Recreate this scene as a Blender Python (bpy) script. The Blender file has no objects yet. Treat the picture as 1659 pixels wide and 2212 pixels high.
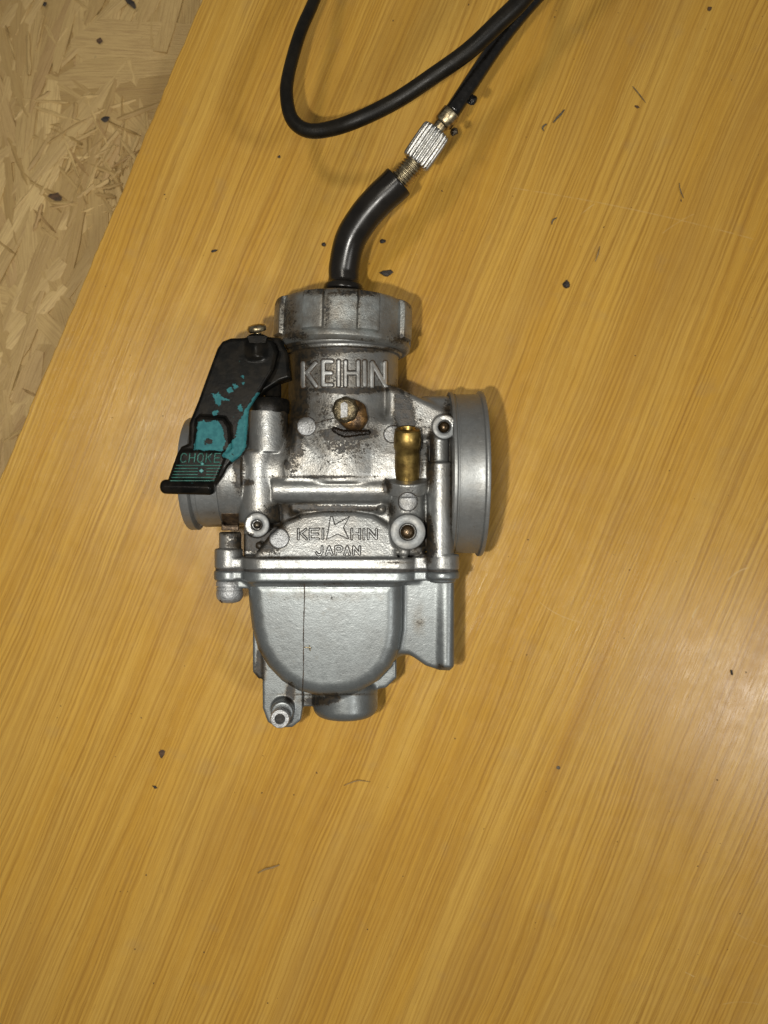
import bpy, math, random
import numpy as np
from mathutils import Vector, Matrix
from mathutils.bvhtree import BVHTree

random.seed(7); rng = np.random.default_rng(7)
# ---------------------------------------------------------------- scale and camera
# Everything is authored in "units": 7 units = 1 mm.  h = height over the bore axis of the carburettor.
S = 1.0 / 7000.0
D = 1750.0            # camera height over the bore axis
ZT = 177.0            # bore axis height over the table top
scene = bpy.context.scene
col = scene.collection
cam = bpy.data.cameras.new('camera'); camo = bpy.data.objects.new('camera', cam); col.objects.link(camo)
camo.location = (0, 0, (D + ZT) * S)
cam.sensor_fit = 'VERTICAL'; cam.sensor_height = 24.0; cam.lens = 24.0 * D / 2212.0
cam.clip_start = 0.01; cam.clip_end = 20
cam.dof.use_dof = True; cam.dof.focus_distance = (D - 90) * S; cam.dof.aperture_fstop = 9.0
scene.camera = camo
# ---------------------------------------------------------------- light
w = bpy.data.worlds.new('World'); scene.world = w; w.use_nodes = True
w.node_tree.nodes['Background'].inputs[0].default_value = (1.0, 0.97, 0.92, 1)
w.node_tree.nodes['Background'].inputs[1].default_value = 0.165

def area(name, loc, size, power, color, target=(0, 0, 0), shape='DISK', size_y=None):
    l = bpy.data.lights.new(name, 'AREA'); l.shape = shape; l.size = size
    if size_y: l.size_y = size_y
    l.energy = power; l.color = color
    o = bpy.data.objects.new(name, l); col.objects.link(o); o.location = loc
    o.rotation_euler = (Vector(target) - Vector(loc)).to_track_quat('-Z', 'Y').to_euler()
    return o
area('phone_torch', (-195 * S, -105 * S, (D + ZT + 8) * S), 0.006, 0.46, (1.0, 0.96, 0.88), target=(-0.01, 0, 0))
area('ceiling_lamp', (-0.26, 0.10, 1.5), 0.15, 4.3, (1.0, 0.93, 0.80))
area('ceiling_tube', (0.94, -0.46, 1.52), 0.20, 6.5, (1.0, 0.98, 0.93), shape='RECTANGLE', size_y=0.30)
scene.view_settings.view_transform = 'Standard'; scene.view_settings.look = 'None'
scene.view_settings.exposure = 0.0; scene.view_settings.gamma = 1.0
scene.cycles.sample_clamp_indirect = 4.0

# ---------------------------------------------------------------- coordinates
def U(px, py, h=0.0):
    """picture position (photograph at 1659 x 2212) of something h above the bore axis -> units"""
    f = (D - h) / D
    return ((px - 829.5) * f, (1106.0 - py) * f, h)
def UP(pts, h=0.0): return [U(a, b, h)[:2] for a, b in pts]
TBL = -ZT
ROOTLOC = {}
def to_world(v):
    v = np.asarray(v, dtype=np.float64).reshape(-1, 3) * S
    v = v.copy(); v[:, 2] += ZT * S
    return v

def root_of(o):
    while o is not None and o.parent is not None: o = o.parent
    return o

def build(name, verts, faces, mats, parent=None, smooth=True, fmat=None, origin=None, attrs=None, sharp=None):
    """one mesh object; verts in units; parts share the origin of their thing"""
    wv = to_world(verts)
    if parent is not None: off = np.array(ROOTLOC[root_of(parent).name])
    else:
        off = np.array(origin) if origin is not None else np.array([wv[:, 0].mean(), wv[:, 1].mean(), wv[:, 2].min()])
    lv = (wv - off).astype(np.float32)
    me = bpy.data.meshes.new(name)
    if isinstance(faces, np.ndarray) and faces.ndim == 2:
        nf, k = faces.shape
        me.vertices.add(len(lv)); me.vertices.foreach_set('co', lv.ravel())
        me.loops.add(nf * k); me.loops.foreach_set('vertex_index', faces.astype(np.int32).ravel())
        me.polygons.add(nf)
        me.polygons.foreach_set('loop_start', np.arange(0, nf * k, k, dtype=np.int32))
        me.update(calc_edges=True)
    else:
        me.from_pydata(lv.tolist(), [], [list(f) for f in faces]); me.update()
    me.polygons.foreach_set('use_smooth', [bool(smooth)] * len(me.polygons))
    for m in (mats if isinstance(mats, (list, tuple)) else [mats]): me.materials.append(m)
    if fmat is not None: me.polygons.foreach_set('material_index', np.asarray(fmat, dtype=np.int32))
    if attrs:
        for k_, arr in attrs.items():
            a = me.attributes.new(k_, 'FLOAT', 'POINT'); a.data.foreach_set('value', np.asarray(arr, dtype=np.float32))
    if sharp: 
        try: me.set_sharp_from_angle(angle=math.radians(sharp))
        except Exception: pass
    me.update()
    o = bpy.data.objects.new(name, me); col.objects.link(o)
    if parent is not None: o.parent = parent
    else:
        o.location = off; ROOTLOC[o.name] = tuple(off)
    return o

def empty(name, loc_units, label, cat, group=None):
    o = bpy.data.objects.new(name, None); col.objects.link(o); o.empty_display_size = 0.01
    l = to_world([loc_units])[0]; o.location = l; ROOTLOC[o.name] = tuple(l)
    o['label'] = label; o['category'] = cat
    if group: o['group'] = group
    return o
def tag(o, label, cat, group=None):
    o['label'] = label; o['category'] = cat
    if group: o['group'] = group
    return o

# ---------------------------------------------------------------- signed distance fields -> mesh
def smin(a, b, k):
    if k <= 0: return np.minimum(a, b)
    h = np.maximum(k - np.abs(a - b), 0) / k
    return np.minimum(a, b) - h * h * k * 0.25
def poly_sdf(X, Y, P):
    P = np.asarray(P, dtype=np.float32); d = np.full(np.broadcast(X, Y).shape, 1e9, np.float32); s = np.ones(d.shape, bool)
    n = len(P); j = n - 1
    for i in range(n):
        ex, ey = P[j] - P[i]; wx = X - P[i][0]; wy = Y - P[i][1]
        t = np.clip((wx * ex + wy * ey) / (ex * ex + ey * ey + 1e-9), 0, 1)
        bx = wx - ex * t; by = wy - ey * t
        d = np.minimum(d, bx * bx + by * by)
        c1 = Y >= P[i][1]; c2 = Y < P[j][1]; c3 = ex * wy > ey * wx
        flip = (c1 & c2 & c3) | (~c1 & ~c2 & ~c3)
        s = s ^ flip; j = i
    return np.sqrt(d) * np.where(s, 1, -1)
class Field:
    def __init__(self, lo, hi, vox):
        self.lo = np.array(lo, float); self.v = vox
        self.n = [int(math.ceil((b - a) / vox)) + 1 for a, b in zip(lo, hi)]
        self.F = np.full(self.n, 60.0, np.float32)
        self.ax = [(self.lo[i] + vox * np.arange(self.n[i])).astype(np.float32) for i in range(3)]
    def _sub(self, lo, hi, m):
        sl = []
        for i in range(3):
            a = int(math.floor((lo[i] - m - self.lo[i]) / self.v)); b = int(math.ceil((hi[i] + m - self.lo[i]) / self.v)) + 1
            sl.append(slice(max(a, 0), max(min(b, self.n[i]), 0)))
        x = self.ax[0][sl[0]][:, None, None]; y = self.ax[1][sl[1]][None, :, None]; z = self.ax[2][sl[2]][None, None, :]
        return tuple(sl), x, y, z
    def put(self, fn, lo, hi, k=0, cut=False):
        sl, x, y, z = self._sub(lo, hi, k + 4)
        if 0 in (x.size, y.size, z.size): return
        d = fn(x, y, z)
        A = self.F[sl]
        self.F[sl] = (-smin(-A, d, k)) if cut else smin(A, d, k)
    def cyl(self, p0, p1, r, k=0, rr=2.0, cut=False, r1=None):
        p0 = np.array(p0, float); p1 = np.array(p1, float); a = p1 - p0; L = float(np.linalg.norm(a)); a /= L
        R = max(r, r1 or r); ex = R * np.sqrt(np.maximum(1 - a * a, 0))
        lo = np.minimum(p0, p1) - ex; hi = np.maximum(p0, p1) + ex
        r1 = r if r1 is None else r1
        def fn(x, y, z):
            dx = x - p0[0]; dy = y - p0[1]; dz = z - p0[2]
            t = dx * a[0] + dy * a[1] + dz * a[2]
            q = np.sqrt(np.maximum(dx * dx + dy * dy + dz * dz - t * t, 0))
            rad = r if r1 == r else r + (r1 - r) * np.clip(t / L, 0, 1)
            w0 = q - rad + rr; w1 = np.abs(t - L / 2) - L / 2 + rr
            return np.sqrt(np.maximum(w0, 0) ** 2 + np.maximum(w1, 0) ** 2) + np.minimum(np.maximum(w0, w1), 0) - rr
        self.put(fn, lo, hi, k, cut)
    def box(self, lo, hi, k=0, rr=3.0, cut=False, rc=None):
        """rounded box; rc rounds the four edges that run along Y more strongly"""
        lo = np.array(lo, float); hi = np.array(hi, float); lo, hi = np.minimum(lo, hi), np.maximum(lo, hi); c = (lo + hi) / 2; e = (hi - lo) / 2
        def fn(x, y, z):
            if rc:
                qx = np.abs(x - c[0]) - e[0] + rc; qz = np.abs(z - c[2]) - e[2] + rc
                d2 = np.sqrt(np.maximum(qx, 0) ** 2 + np.maximum(qz, 0) ** 2) + np.minimum(np.maximum(qx, qz), 0) - rc
                w0 = d2 + rr; w1 = np.abs(y - c[1]) - e[1] + rr
                return np.sqrt(np.maximum(w0, 0) ** 2 + np.maximum(w1, 0) ** 2) + np.minimum(np.maximum(w0, w1), 0) - rr
            q = [np.abs(v - c[i]) - e[i] + rr for i, v in enumerate((x, y, z))]
            return np.sqrt(np.maximum(q[0], 0) ** 2 + np.maximum(q[1], 0) ** 2 + np.maximum(q[2], 0) ** 2) + np.minimum(np.maximum(np.maximum(q[0], q[1]), q[2]), 0) - rr
        self.put(fn, lo, hi, k, cut)
    def poly(self, P, h0, h1, k=0, rr=3.0, cut=False, slope=(0, 0)):
        """polygon in the picture plane extruded from h0 to h1; slope tilts the upper face (dh/dx, dh/dy)"""
        P = np.array(P, float); lo = [P[:, 0].min(), P[:, 1].min(), h0]; hi = [P[:, 0].max(), P[:, 1].max(), h1]
        cx, cy = P.mean(0)
        ext = abs(slope[0]) * (hi[0] - lo[0]) + abs(slope[1]) * (hi[1] - lo[1]); hi[2] += ext
        def fn(x, y, z):
            d2 = poly_sdf(x[:, :, 0], y[:, :, 0], P)[:, :, None]
            top = h1 + slope[0] * (x - cx) + slope[1] * (y - cy)
            w0 = d2 + rr; w1 = np.maximum(z - top, h0 - z) + rr
            return np.sqrt(np.maximum(w0, 0) ** 2 + np.maximum(w1, 0) ** 2) + np.minimum(np.maximum(w0, w1), 0) - rr
        self.put(fn, lo, hi, k, cut)
    def ball(self, c, r, k=0, cut=False, sc=(1, 1, 1)):
        c = np.array(c, float); sc = np.array(sc, float)
        def fn(x, y, z):
            return (np.sqrt(((x - c[0]) / sc[0]) ** 2 + ((y - c[1]) / sc[1]) ** 2 + ((z - c[2]) / sc[2]) ** 2) - r) * sc.min()
        self.put(fn, c - r * sc, c + r * sc, k, cut)
    def mesh(self):
        F = self.F; F[0] = F[-1] = 9; F[:, 0] = F[:, -1] = 9; F[:, :, 0] = F[:, :, -1] = 9
        I = F < 0
        cnt = np.zeros([n - 1 for n in F.shape], np.uint8)
        offs = [(i, j, k) for i in (0, 1) for j in (0, 1) for k in (0, 1)]
        nx, ny, nz = cnt.shape
        for o in offs: cnt += I[o[0]:o[0] + nx, o[1]:o[1] + ny, o[2]:o[2] + nz]
        act = (cnt > 0) & (cnt < 8); idx = np.argwhere(act); M = len(idx)
        vid = np.full(cnt.shape, -1, np.int32); vid[act] = np.arange(M)
        cv = {o: F[idx[:, 0] + o[0], idx[:, 1] + o[1], idx[:, 2] + o[2]] for o in offs}
        acc = np.zeros((M, 3)); c = np.zeros(M)
        for a in offs:
            for ax in range(3):
                if a[ax] == 0:
                    b = list(a); b[ax] = 1; b = tuple(b)
                    va, vb = cv[a], cv[b]; m = (va < 0) != (vb < 0)
                    t = va[m] / (va[m] - vb[m])
                    p = np.tile(np.array(a, float), (m.sum(), 1)); p[:, ax] = t
                    acc[m] += p; c[m] += 1
        V = self.lo + self.v * (idx + acc / c[:, None])
        quads = []
        for ax in range(3):
            sa = [slice(1, -1)] * 3; sb = [slice(1, -1)] * 3
            sa[ax] = slice(0, -1); sb[ax] = slice(1, None)
            A = I[tuple(sa)]; B = I[tuple(sb)]; m = A != B; e = np.argwhere(m); base = e.copy()
            for q in range(3):
                if q != ax: base[:, q] += 1
            u, v_ = [(1, 2), (2, 0), (0, 1)][ax]
            def g(du, dv):
                b = base.copy(); b[:, u] += du; b[:, v_] += dv
                return vid[b[:, 0], b[:, 1], b[:, 2]]
            q = np.stack([g(-1, -1), g(0, -1), g(0, 0), g(-1, 0)], 1)
            ins = A[m]; q[~ins] = q[~ins][:, ::-1]
            quads.append(q)
        return V, np.concatenate(quads)

# ---------------------------------------------------------------- other mesh helpers
def frame(d):
    d = Vector(d).normalized(); up = Vector((0, 0, 1)) if abs(d.z) < 0.9 else Vector((0, 1, 0))
    a = d.cross(up).normalized(); b = d.cross(a).normalized(); return a, b, d
def lathe(profile, p0, direction, segs=64, rmod=None, twist=0.0):
    a, b, d = frame(direction); a, b, d = map(np.array, (a, b, d)); p0 = np.array(p0, float); V = []; Fc = []
    for t, r in profile:
        for s in range(segs):
            th = 2 * math.pi * s / segs + twist; rr = r if rmod is None else rmod(th, t, r)
            V.append(p0 + d * t + (a * math.cos(th) + b * math.sin(th)) * rr)
    n = len(profile)
    for i in range(n - 1):
        for s in range(segs):
            s2 = (s + 1) % segs
            Fc.append((i * segs + s, i * segs + s2, (i + 1) * segs + s2, (i + 1) * segs + s))
    Fc.append(tuple(range(segs))[::-1]); Fc.append(tuple((n - 1) * segs + s for s in range(segs)))
    # orient outward
    return np.array(V), [f[::-1] for f in Fc] if np.dot(np.cross(a, b), d) < 0 else Fc
def catmull(P, n=12):
    P = [np.array(p, float) for p in P]; P = [2 * P[0] - P[1]] + P + [2 * P[-1] - P[-2]]; out = []
    for i in range(1, len(P) - 2):
        for k in range(n):
            t = k / n; a, b, c, d = P[i - 1:i + 3]
            out.append(0.5 * ((2 * b) + (-a + c) * t + (2 * a - 5 * b + 4 * c - d) * t * t + (-a + 3 * b - 3 * c + d) * t ** 3))
    out.append(P[-2]); return out
def sweep(path, radii, segs=24, jitter=0.0):
    V = []; Fc = []; nrm = None
    for i, p in enumerate(path):
        t = path[min(i + 1, len(path) - 1)] - path[max(i - 1, 0)]; t = t / np.linalg.norm(t)
        if nrm is None:
            nrm = np.cross(t, [0, 0, 1.0]); nrm = nrm / np.linalg.norm(nrm)
        nrm = nrm - t * np.dot(nrm, t); nrm /= np.linalg.norm(nrm); b = np.cross(t, nrm)
        for s in range(segs):
            th = 2 * math.pi * s / segs
            V.append(p + (nrm * math.cos(th) + b * math.sin(th)) * radii[i] * (1 + jitter * random.uniform(-1, 1)))
    n = len(path)
    for i in range(n - 1):
        for s in range(segs):
            s2 = (s + 1) % segs; Fc.append((i * segs + s, i * segs + s2, (i + 1) * segs + s2, (i + 1) * segs + s))
    Fc.append(tuple(range(segs))[::-1]); Fc.append(tuple((n - 1) * segs + s for s in range(segs)))
    return np.array(V), Fc
def bvh_of(V, Q): return BVHTree.FromPolygons([tuple(v) for v in V.tolist()], Q.tolist())
CAMP = Vector((0, 0, D))
def hit(bvh, px, py, default=100.0):
    """surface point seen at a picture position"""
    d = Vector(((px - 829.5) / D, (1106 - py) / D, -1.0)).normalized()
    r = bvh.ray_cast(CAMP, d)
    return r[0] if r[0] is not None else Vector(U(px, py, default))
def seg_sdf(X, Y, segs):
    d = np.full(X.shape, 1e9)
    for (ax, ay), (bx, by) in segs:
        ex, ey = bx - ax, by - ay; t = np.clip(((X - ax) * ex + (Y - ay) * ey) / (ex * ex + ey * ey + 1e-9), 0, 1)
        d = np.minimum(d, np.hypot(X - ax - ex * t, Y - ay - ey * t))
    return d
def relief(name, bvh, sdf, bbox, step, height, mats, parent, bev=1.6, skirt=0.0, wob=0.0, sink=3.0, flat=False):
    """raised letter / pad: a height field laid on the casting, its picture outline given as a 2D distance"""
    x0, y0, x1, y1 = bbox; m = bev + skirt + step
    xs = np.arange(x0 - m, x1 + m, step); ys = np.arange(y0 - m, y1 + m, step)
    X, Y = np.meshgrid(xs, ys, indexing='ij'); d = sdf(X, Y)
    if wob: d = d + wob * np.sin(X * 0.9 + Y * 0.4) * np.cos(Y * 1.1 - X * 0.3)
    keep = d < skirt + step * 0.8
    ids = -np.ones(X.shape, int); V = []; hs = []
    fl = None
    if flat:
        zs = [hit(bvh, a, b).z for a, b in [(x0 + (x1 - x0) * .5, y0 + (y1 - y0) * .5), (x0 + 3, (y0 + y1) / 2), (x1 - 3, (y0 + y1) / 2), ((x0 + x1) / 2, y0 + 3), ((x0 + x1) / 2, y1 - 3)]]
        fl = float(np.median(zs))
    for i, j in np.argwhere(keep):
        p = hit(bvh, X[i, j], Y[i, j])
        t = min(max((skirt * 0 - d[i, j]) / bev, 0), 1); t = t * t * (3 - 2 * t)
        z = p.z if fl is None else (fl if t > 0 else min(p.z, fl))
        hh = z + (0.35 if skirt else 0) + height * t
        if d[i, j] > skirt: hh = p.z - sink
        q = U(X[i, j], Y[i, j], hh); ids[i, j] = len(V); V.append(q)
    Fc = []; fm = []
    for i in range(X.shape[0] - 1):
        for j in range(X.shape[1] - 1):
            q = (ids[i, j], ids[i, j + 1], ids[i + 1, j + 1], ids[i + 1, j])
            if min(q) >= 0:
                Fc.append(q); dm = (d[i, j] + d[i + 1, j + 1]) / 2; fm.append(1 if (skirt and dm > -0.1) else 0)
    if not Fc: return None
    return build(name, np.array(V), np.array(Fc), mats, parent, fmat=fm if skirt else None)

GLY = {  # strokes in a box of 1 x 1, y down
 'K': [((0, 0), (0, 1)), ((0.95, 0), (0.3, 0.42)), ((0.3, 0.42), (1, 1))],
 'E': [((0, 0), (0, 1)), ((0, 0), (1, 0)), ((0, .5), (.9, .5)), ((0, 1), (1, 1))],
 'I': [((0.5, 0), (0.5, 1))],
 'H': [((0, 0), (0, 1)), ((1, 0), (1, 1)), ((0, .48), (1, .48))],
 'N': [((0, 1), (0, 0)), ((0, 0), (1, 1)), ((1, 1), (1, 0))],
 'J': [((1, 0), (1, .72)), ((1, .72), (.75, 1)), ((.75, 1), (.25, 1)), ((.25, 1), (0, .75))],
 'A': [((0, 1), (.5, 0)), ((.5, 0), (1, 1)), ((.2, .66), (.8, .66))],
 'P': [((0, 1), (0, 0)), ((0, 0), (.75, 0)), ((.75, 0), (1, .15)), ((1, .15), (1, .42)), ((1, .42), (.75, .58)), ((.75, .58), (0, .58))],
 'C': [((1, .15), (.7, 0)), ((.7, 0), (.25, 0)), ((.25, 0), (0, .25)), ((0, .25), (0, .75)), ((0, .75), (.25, 1)), ((.25, 1), (.7, 1)), ((.7, 1), (1, .85))],
 'O': [((.3, 0), (.7, 0)), ((.7, 0), (1, .25)), ((1, .25), (1, .75)), ((1, .75), (.7, 1)), ((.7, 1), (.3, 1)), ((.3, 1), (0, .75)), ((0, .75), (0, .25)), ((0, .25), (.3, 0))],
}
def letter(ch, x0, x1, y0, y1, hw, bvh, height, mats, parent, step=1.0, skirt=1.6, slant=0.0, bev=1.6):
    a0, a1, b0, b1 = x0 + hw, x1 - hw, y0 + hw, y1 - hw
    if a1 < a0: a0 = a1 = (x0 + x1) / 2
    T = lambda p: (a0 + (a1 - a0) * p[0] + slant * (b1 - (b0 + (b1 - b0) * p[1])), b0 + (b1 - b0) * p[1])
    segs = [(T(p), T(q)) for p, q in GLY[ch]]
    return relief('letter', bvh, lambda X, Y: seg_sdf(X, Y, segs) - hw, (x0 - 2, y0, x1 + 2 + abs(slant) * (y1 - y0), y1), step, height, mats, parent, bev=bev, skirt=skirt)

# ---------------------------------------------------------------- materials
class M:
    def __init__(self, name):
        self.m = bpy.data.materials.new(name); self.m.use_nodes = True; self.t = self.m.node_tree
        self.b = self.t.nodes['Principled BSDF']
        tc = self.t.nodes.new('ShaderNodeTexCoord'); mp = self.t.nodes.new('ShaderNodeMapping')
        mp.inputs['Scale'].default_value = (7000, 7000, 7000); self.t.links.new(tc.outputs['Object'], mp.inputs[0]); self.co = mp.outputs[0]
    def lk(self, a, b): self.t.links.new(a, b)
    def put(self, sock, v):
        if isinstance(v, bpy.types.NodeSocket): self.lk(v, sock)
        elif isinstance(v, (tuple, list)) and len(v) == 3 and sock.type == 'RGBA': sock.default_value = (*v, 1)
        else: sock.default_value = v
    def map(self, scale=(1, 1, 1), rot=(0, 0, 0), co=None, loc=(0, 0, 0)):
        r = self.t.nodes.new('ShaderNodeMapping'); r.inputs['Rotation'].default_value = rot; self.lk(co or self.co, r.inputs[0])
        n = self.t.nodes.new('ShaderNodeMapping'); n.inputs['Scale'].default_value = scale; n.inputs['Location'].default_value = loc
        self.lk(r.outputs[0], n.inputs[0]); return n.outputs[0]
    def noise(self, scale, detail=3, rough=0.55, co=None, dist=0.0):
        n = self.t.nodes.new('ShaderNodeTexNoise'); self.lk(co or self.co, n.inputs['Vector'])
        n.inputs['Scale'].default_value = scale; n.inputs['Detail'].default_value = detail; n.inputs['Roughness'].default_value = rough; n.inputs['Distortion'].default_value = dist
        return n.outputs[0]
    def voro(self, scale, co=None, feature='F1', rnd=1.0):
        n = self.t.nodes.new('ShaderNodeTexVoronoi'); n.feature = feature; self.lk(co or self.co, n.inputs['Vector'])
        n.inputs['Scale'].default_value = scale; n.inputs['Randomness'].default_value = rnd; return n.outputs[0]
    def rng(self, v, a, b, c=0.0, d=1.0, smooth=True):
        n = self.t.nodes.new('ShaderNodeMapRange'); n.interpolation_type = 'SMOOTHSTEP' if smooth else 'LINEAR'
        self.put(n.inputs['Value'], v)
        for k, x in zip(('From Min', 'From Max', 'To Min', 'To Max'), (a, b, c, d)): n.inputs[k].default_value = x
        return n.outputs[0]
    def math(self, op, a, b=0.0, c=None):
        n = self.t.nodes.new('ShaderNodeMath'); n.operation = op; self.put(n.inputs[0], a); self.put(n.inputs[1], b)
        if c is not None: self.put(n.inputs[2], c)
        return n.outputs[0]
    def mix(self, f, a, b, mode='MIX'):
        n = self.t.nodes.new('ShaderNodeMix'); n.data_type = 'RGBA'; n.blend_type = mode
        self.put(n.inputs[0], f); self.put(n.inputs[6], a); self.put(n.inputs[7], b); return n.outputs[2]
    def attr(self, name):
        n = self.t.nodes.new('ShaderNodeAttribute'); n.attribute_name = name; return n.outputs['Fac']
    def bump(self, h, strength=0.3, dist=1.0, normal=None):
        n = self.t.nodes.new('ShaderNodeBump'); n.inputs['Strength'].default_value = strength; n.inputs['Distance'].default_value = dist * S
        self.lk(h, n.inputs['Height'])
        if normal is not None: self.lk(normal, n.inputs['Normal'])
        return n.outputs[0]
    def set(self, **kw):
        names = dict(color='Base Color', rough='Roughness', metal='Metallic', normal='Normal', spec='Specular IOR Level', coat='Coat Weight', coat_rough='Coat Roughness')
        for k, v in kw.items(): self.put(self.b.inputs[names[k]], v)
        return self.m

def cast_metal(name, base=(0.250, 0.258, 0.256), rough=(0.31, 0.46), grain=0.65, metal=0.74, tint=(0.27, 0.265, 0.25), grime=True, amount=0.0):
    m = M(name)
    big = m.noise(0.016, 4, 0.6); fine = m.noise(0.28, 4, 0.7); med = m.noise(0.07, 3, 0.6)
    c = m.mix(m.rng(big, 0.38, 0.66), base, tint)
    c = m.mix(m.math('MULTIPLY', m.rng(fine, 0.35, 0.75), 0.35), c, tuple(x * 0.62 for x in base))
    scr = m.rng(m.noise(1.0, 2, 0.5, co=m.map((0.035, 0.9, 0.9), rot=(0, 0, -0.18))), 0.69, 0.74); c = m.mix(m.math('MULTIPLY', scr, 0.6), c, (0.62, 0.64, 0.65))
    # scattered dull brown stains of oil varnish
    st = m.rng(m.noise(0.045, 6, 0.72), 0.62, 0.70)
    c = m.mix(m.math('MULTIPLY', st, 0.35), c, (0.13, 0.11, 0.08))
    r = m.rng(m.noise(0.09, 5, 0.65), 0.3, 0.7, rough[0], rough[1])
    mt = metal
    h = m.math('ADD', m.math('MULTIPLY', fine, 0.7), m.math('MULTIPLY', med, 1.1))
    if grime:
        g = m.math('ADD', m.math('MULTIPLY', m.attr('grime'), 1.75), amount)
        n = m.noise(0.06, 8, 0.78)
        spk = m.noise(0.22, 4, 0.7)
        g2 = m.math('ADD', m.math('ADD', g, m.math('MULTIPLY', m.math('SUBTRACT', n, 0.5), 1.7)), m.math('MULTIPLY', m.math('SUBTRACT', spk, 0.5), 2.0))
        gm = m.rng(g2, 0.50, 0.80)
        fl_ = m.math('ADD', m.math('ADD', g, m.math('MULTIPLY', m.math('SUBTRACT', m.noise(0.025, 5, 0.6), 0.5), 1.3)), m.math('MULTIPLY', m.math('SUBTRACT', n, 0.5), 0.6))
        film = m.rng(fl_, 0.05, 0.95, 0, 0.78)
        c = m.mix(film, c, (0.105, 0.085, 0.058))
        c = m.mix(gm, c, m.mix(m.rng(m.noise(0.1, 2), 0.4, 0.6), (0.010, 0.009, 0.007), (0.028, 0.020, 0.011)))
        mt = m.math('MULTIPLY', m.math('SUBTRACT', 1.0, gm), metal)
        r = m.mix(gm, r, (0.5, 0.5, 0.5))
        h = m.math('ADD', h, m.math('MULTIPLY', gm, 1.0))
    return m.set(color=c, rough=r, metal=mt, normal=m.bump(h, 0.55 * grain, 1.6))

MAT = {}
MAT['cast'] = cast_metal('cast_alloy')
MAT['bowl'] = cast_metal('bowl_alloy', base=(0.21, 0.228, 0.232), rough=(0.35, 0.46), grain=0.28, metal=0.74, tint=(0.185, 0.198, 0.20))
MAT['cap'] = cast_metal('cap_alloy', base=(0.33, 0.35, 0.345), rough=(0.36, 0.5), metal=0.76, tint=(0.22, 0.205, 0.18), amount=0.05)
MAT['turned'] = cast_metal('turned_alloy', base=(0.27, 0.28, 0.28), rough=(0.42, 0.52), grain=0.3, metal=0.76, tint=(0.25, 0.25, 0.24))
MAT['disc'] = cast_metal('disc_alloy', base=(0.40, 0.41, 0.42), rough=(0.4, 0.55), grain=1.8, grime=False)
MAT['raised'] = cast_metal('letter_alloy', base=(0.58, 0.59, 0.585), rough=(0.42, 0.55), grime=False)
MAT['raised_low'] = cast_metal('emblem_alloy', base=(0.36, 0.37, 0.37), rough=(0.34, 0.48), grime=False)
MAT['face'] = cast_metal('milled_face', base=(0.20, 0.21, 0.215), rough=(0.5, 0.62), grain=0.4, grime=False)
def simple(name, c1, c2, rough, metal=0.0, sc=0.08, bump=0.3, bs=0.25, coat=0.0, spec=None):
    m = M(name); col_ = m.mix(m.rng(m.noise(sc, 5, 0.65), 0.35, 0.65), c1, c2)
    r = m.rng(m.noise(sc * 1.7, 4, 0.6), 0.3, 0.7, rough[0], rough[1])
    kw = dict(color=col_, rough=r, metal=metal, normal=m.bump(m.noise(bs, 4, 0.7), bump, 1.2), coat=coat)
    if spec is not None: kw['spec'] = spec
    return m.set(**kw)
MAT['grime'] = simple('oily_grime', (0.012, 0.010, 0.008), (0.05, 0.028, 0.012), (0.25, 0.5), bump=0.8)
MAT['brass'] = simple('brass', (0.36, 0.25, 0.08), (0.20, 0.13, 0.042), (0.32, 0.48), 1.0, sc=0.05, bump=0.15)
MAT['dull_brass'] = simple('dull_brass', (0.085, 0.055, 0.028), (0.04, 0.028, 0.015), (0.15, 0.35), 0.7, sc=0.1)
MAT['rubber'] = simple('black_rubber', (0.007, 0.006, 0.005), (0.012, 0.010, 0.008), (0.22, 0.32), bump=0.10, sc=0.02, spec=0.35)
MAT['cable'] = simple('cable_sheath', (0.005, 0.0042, 0.003), (0.010, 0.008, 0.005), (0.34, 0.48), bump=0.25, sc=0.03, spec=0.25)
MAT['cable_oily'] = simple('oily_cable_sheath', (0.004, 0.0035, 0.003), (0.008, 0.007, 0.006), (0.12, 0.28), bump=0.8, bs=0.07)
MAT['zinc'] = simple('bright_zinc', (0.50, 0.50, 0.485), (0.36, 0.355, 0.33), (0.28, 0.42), 1.0, bump=0.4)
MAT['steel'] = simple('yellowed_steel', (0.50, 0.43, 0.28), (0.22, 0.17, 0.10), (0.22, 0.4), 1.0, sc=0.1)
MAT['black_plastic'] = simple('black_plastic', (0.004, 0.004, 0.0037), (0.010, 0.0085, 0.0065), (0.25, 0.42), bump=0.35, spec=0.10)
MAT['dark_metal'] = simple('dark_metal', (0.10, 0.085, 0.06), (0.03, 0.025, 0.02), (0.3, 0.5), 0.8)
MAT['old_brass'] = simple('old_brass', (0.20, 0.165, 0.10), (0.07, 0.055, 0.035), (0.25, 0.4), 0.9, sc=0.12, bump=1.2)
MAT['oil'] = simple('black_oil', (0.005, 0.004, 0.003), (0.014, 0.008, 0.004), (0.2, 0.4), bump=1.2, spec=0.3)
MAT['rust'] = simple('rusty_stain', (0.10, 0.065, 0.035), (0.035, 0.024, 0.016), (0.35, 0.55), 0.5, bump=0.8)
MAT['hole'] = simple('hole_shade_paint', (0.01, 0.009, 0.008), (0.02, 0.016, 0.012), (0.5, 0.7))  # near black, the shade inside a bore put into the colour
MAT['wax'] = simple('bronze_washer', (0.21, 0.115, 0.038), (0.05, 0.03, 0.015), (0.25, 0.4), 0.7, sc=0.06, bump=0.6)
MAT['gasket'] = simple('gasket', (0.02, 0.018, 0.016), (0.04, 0.035, 0.03), (0.6, 0.8))
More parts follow.
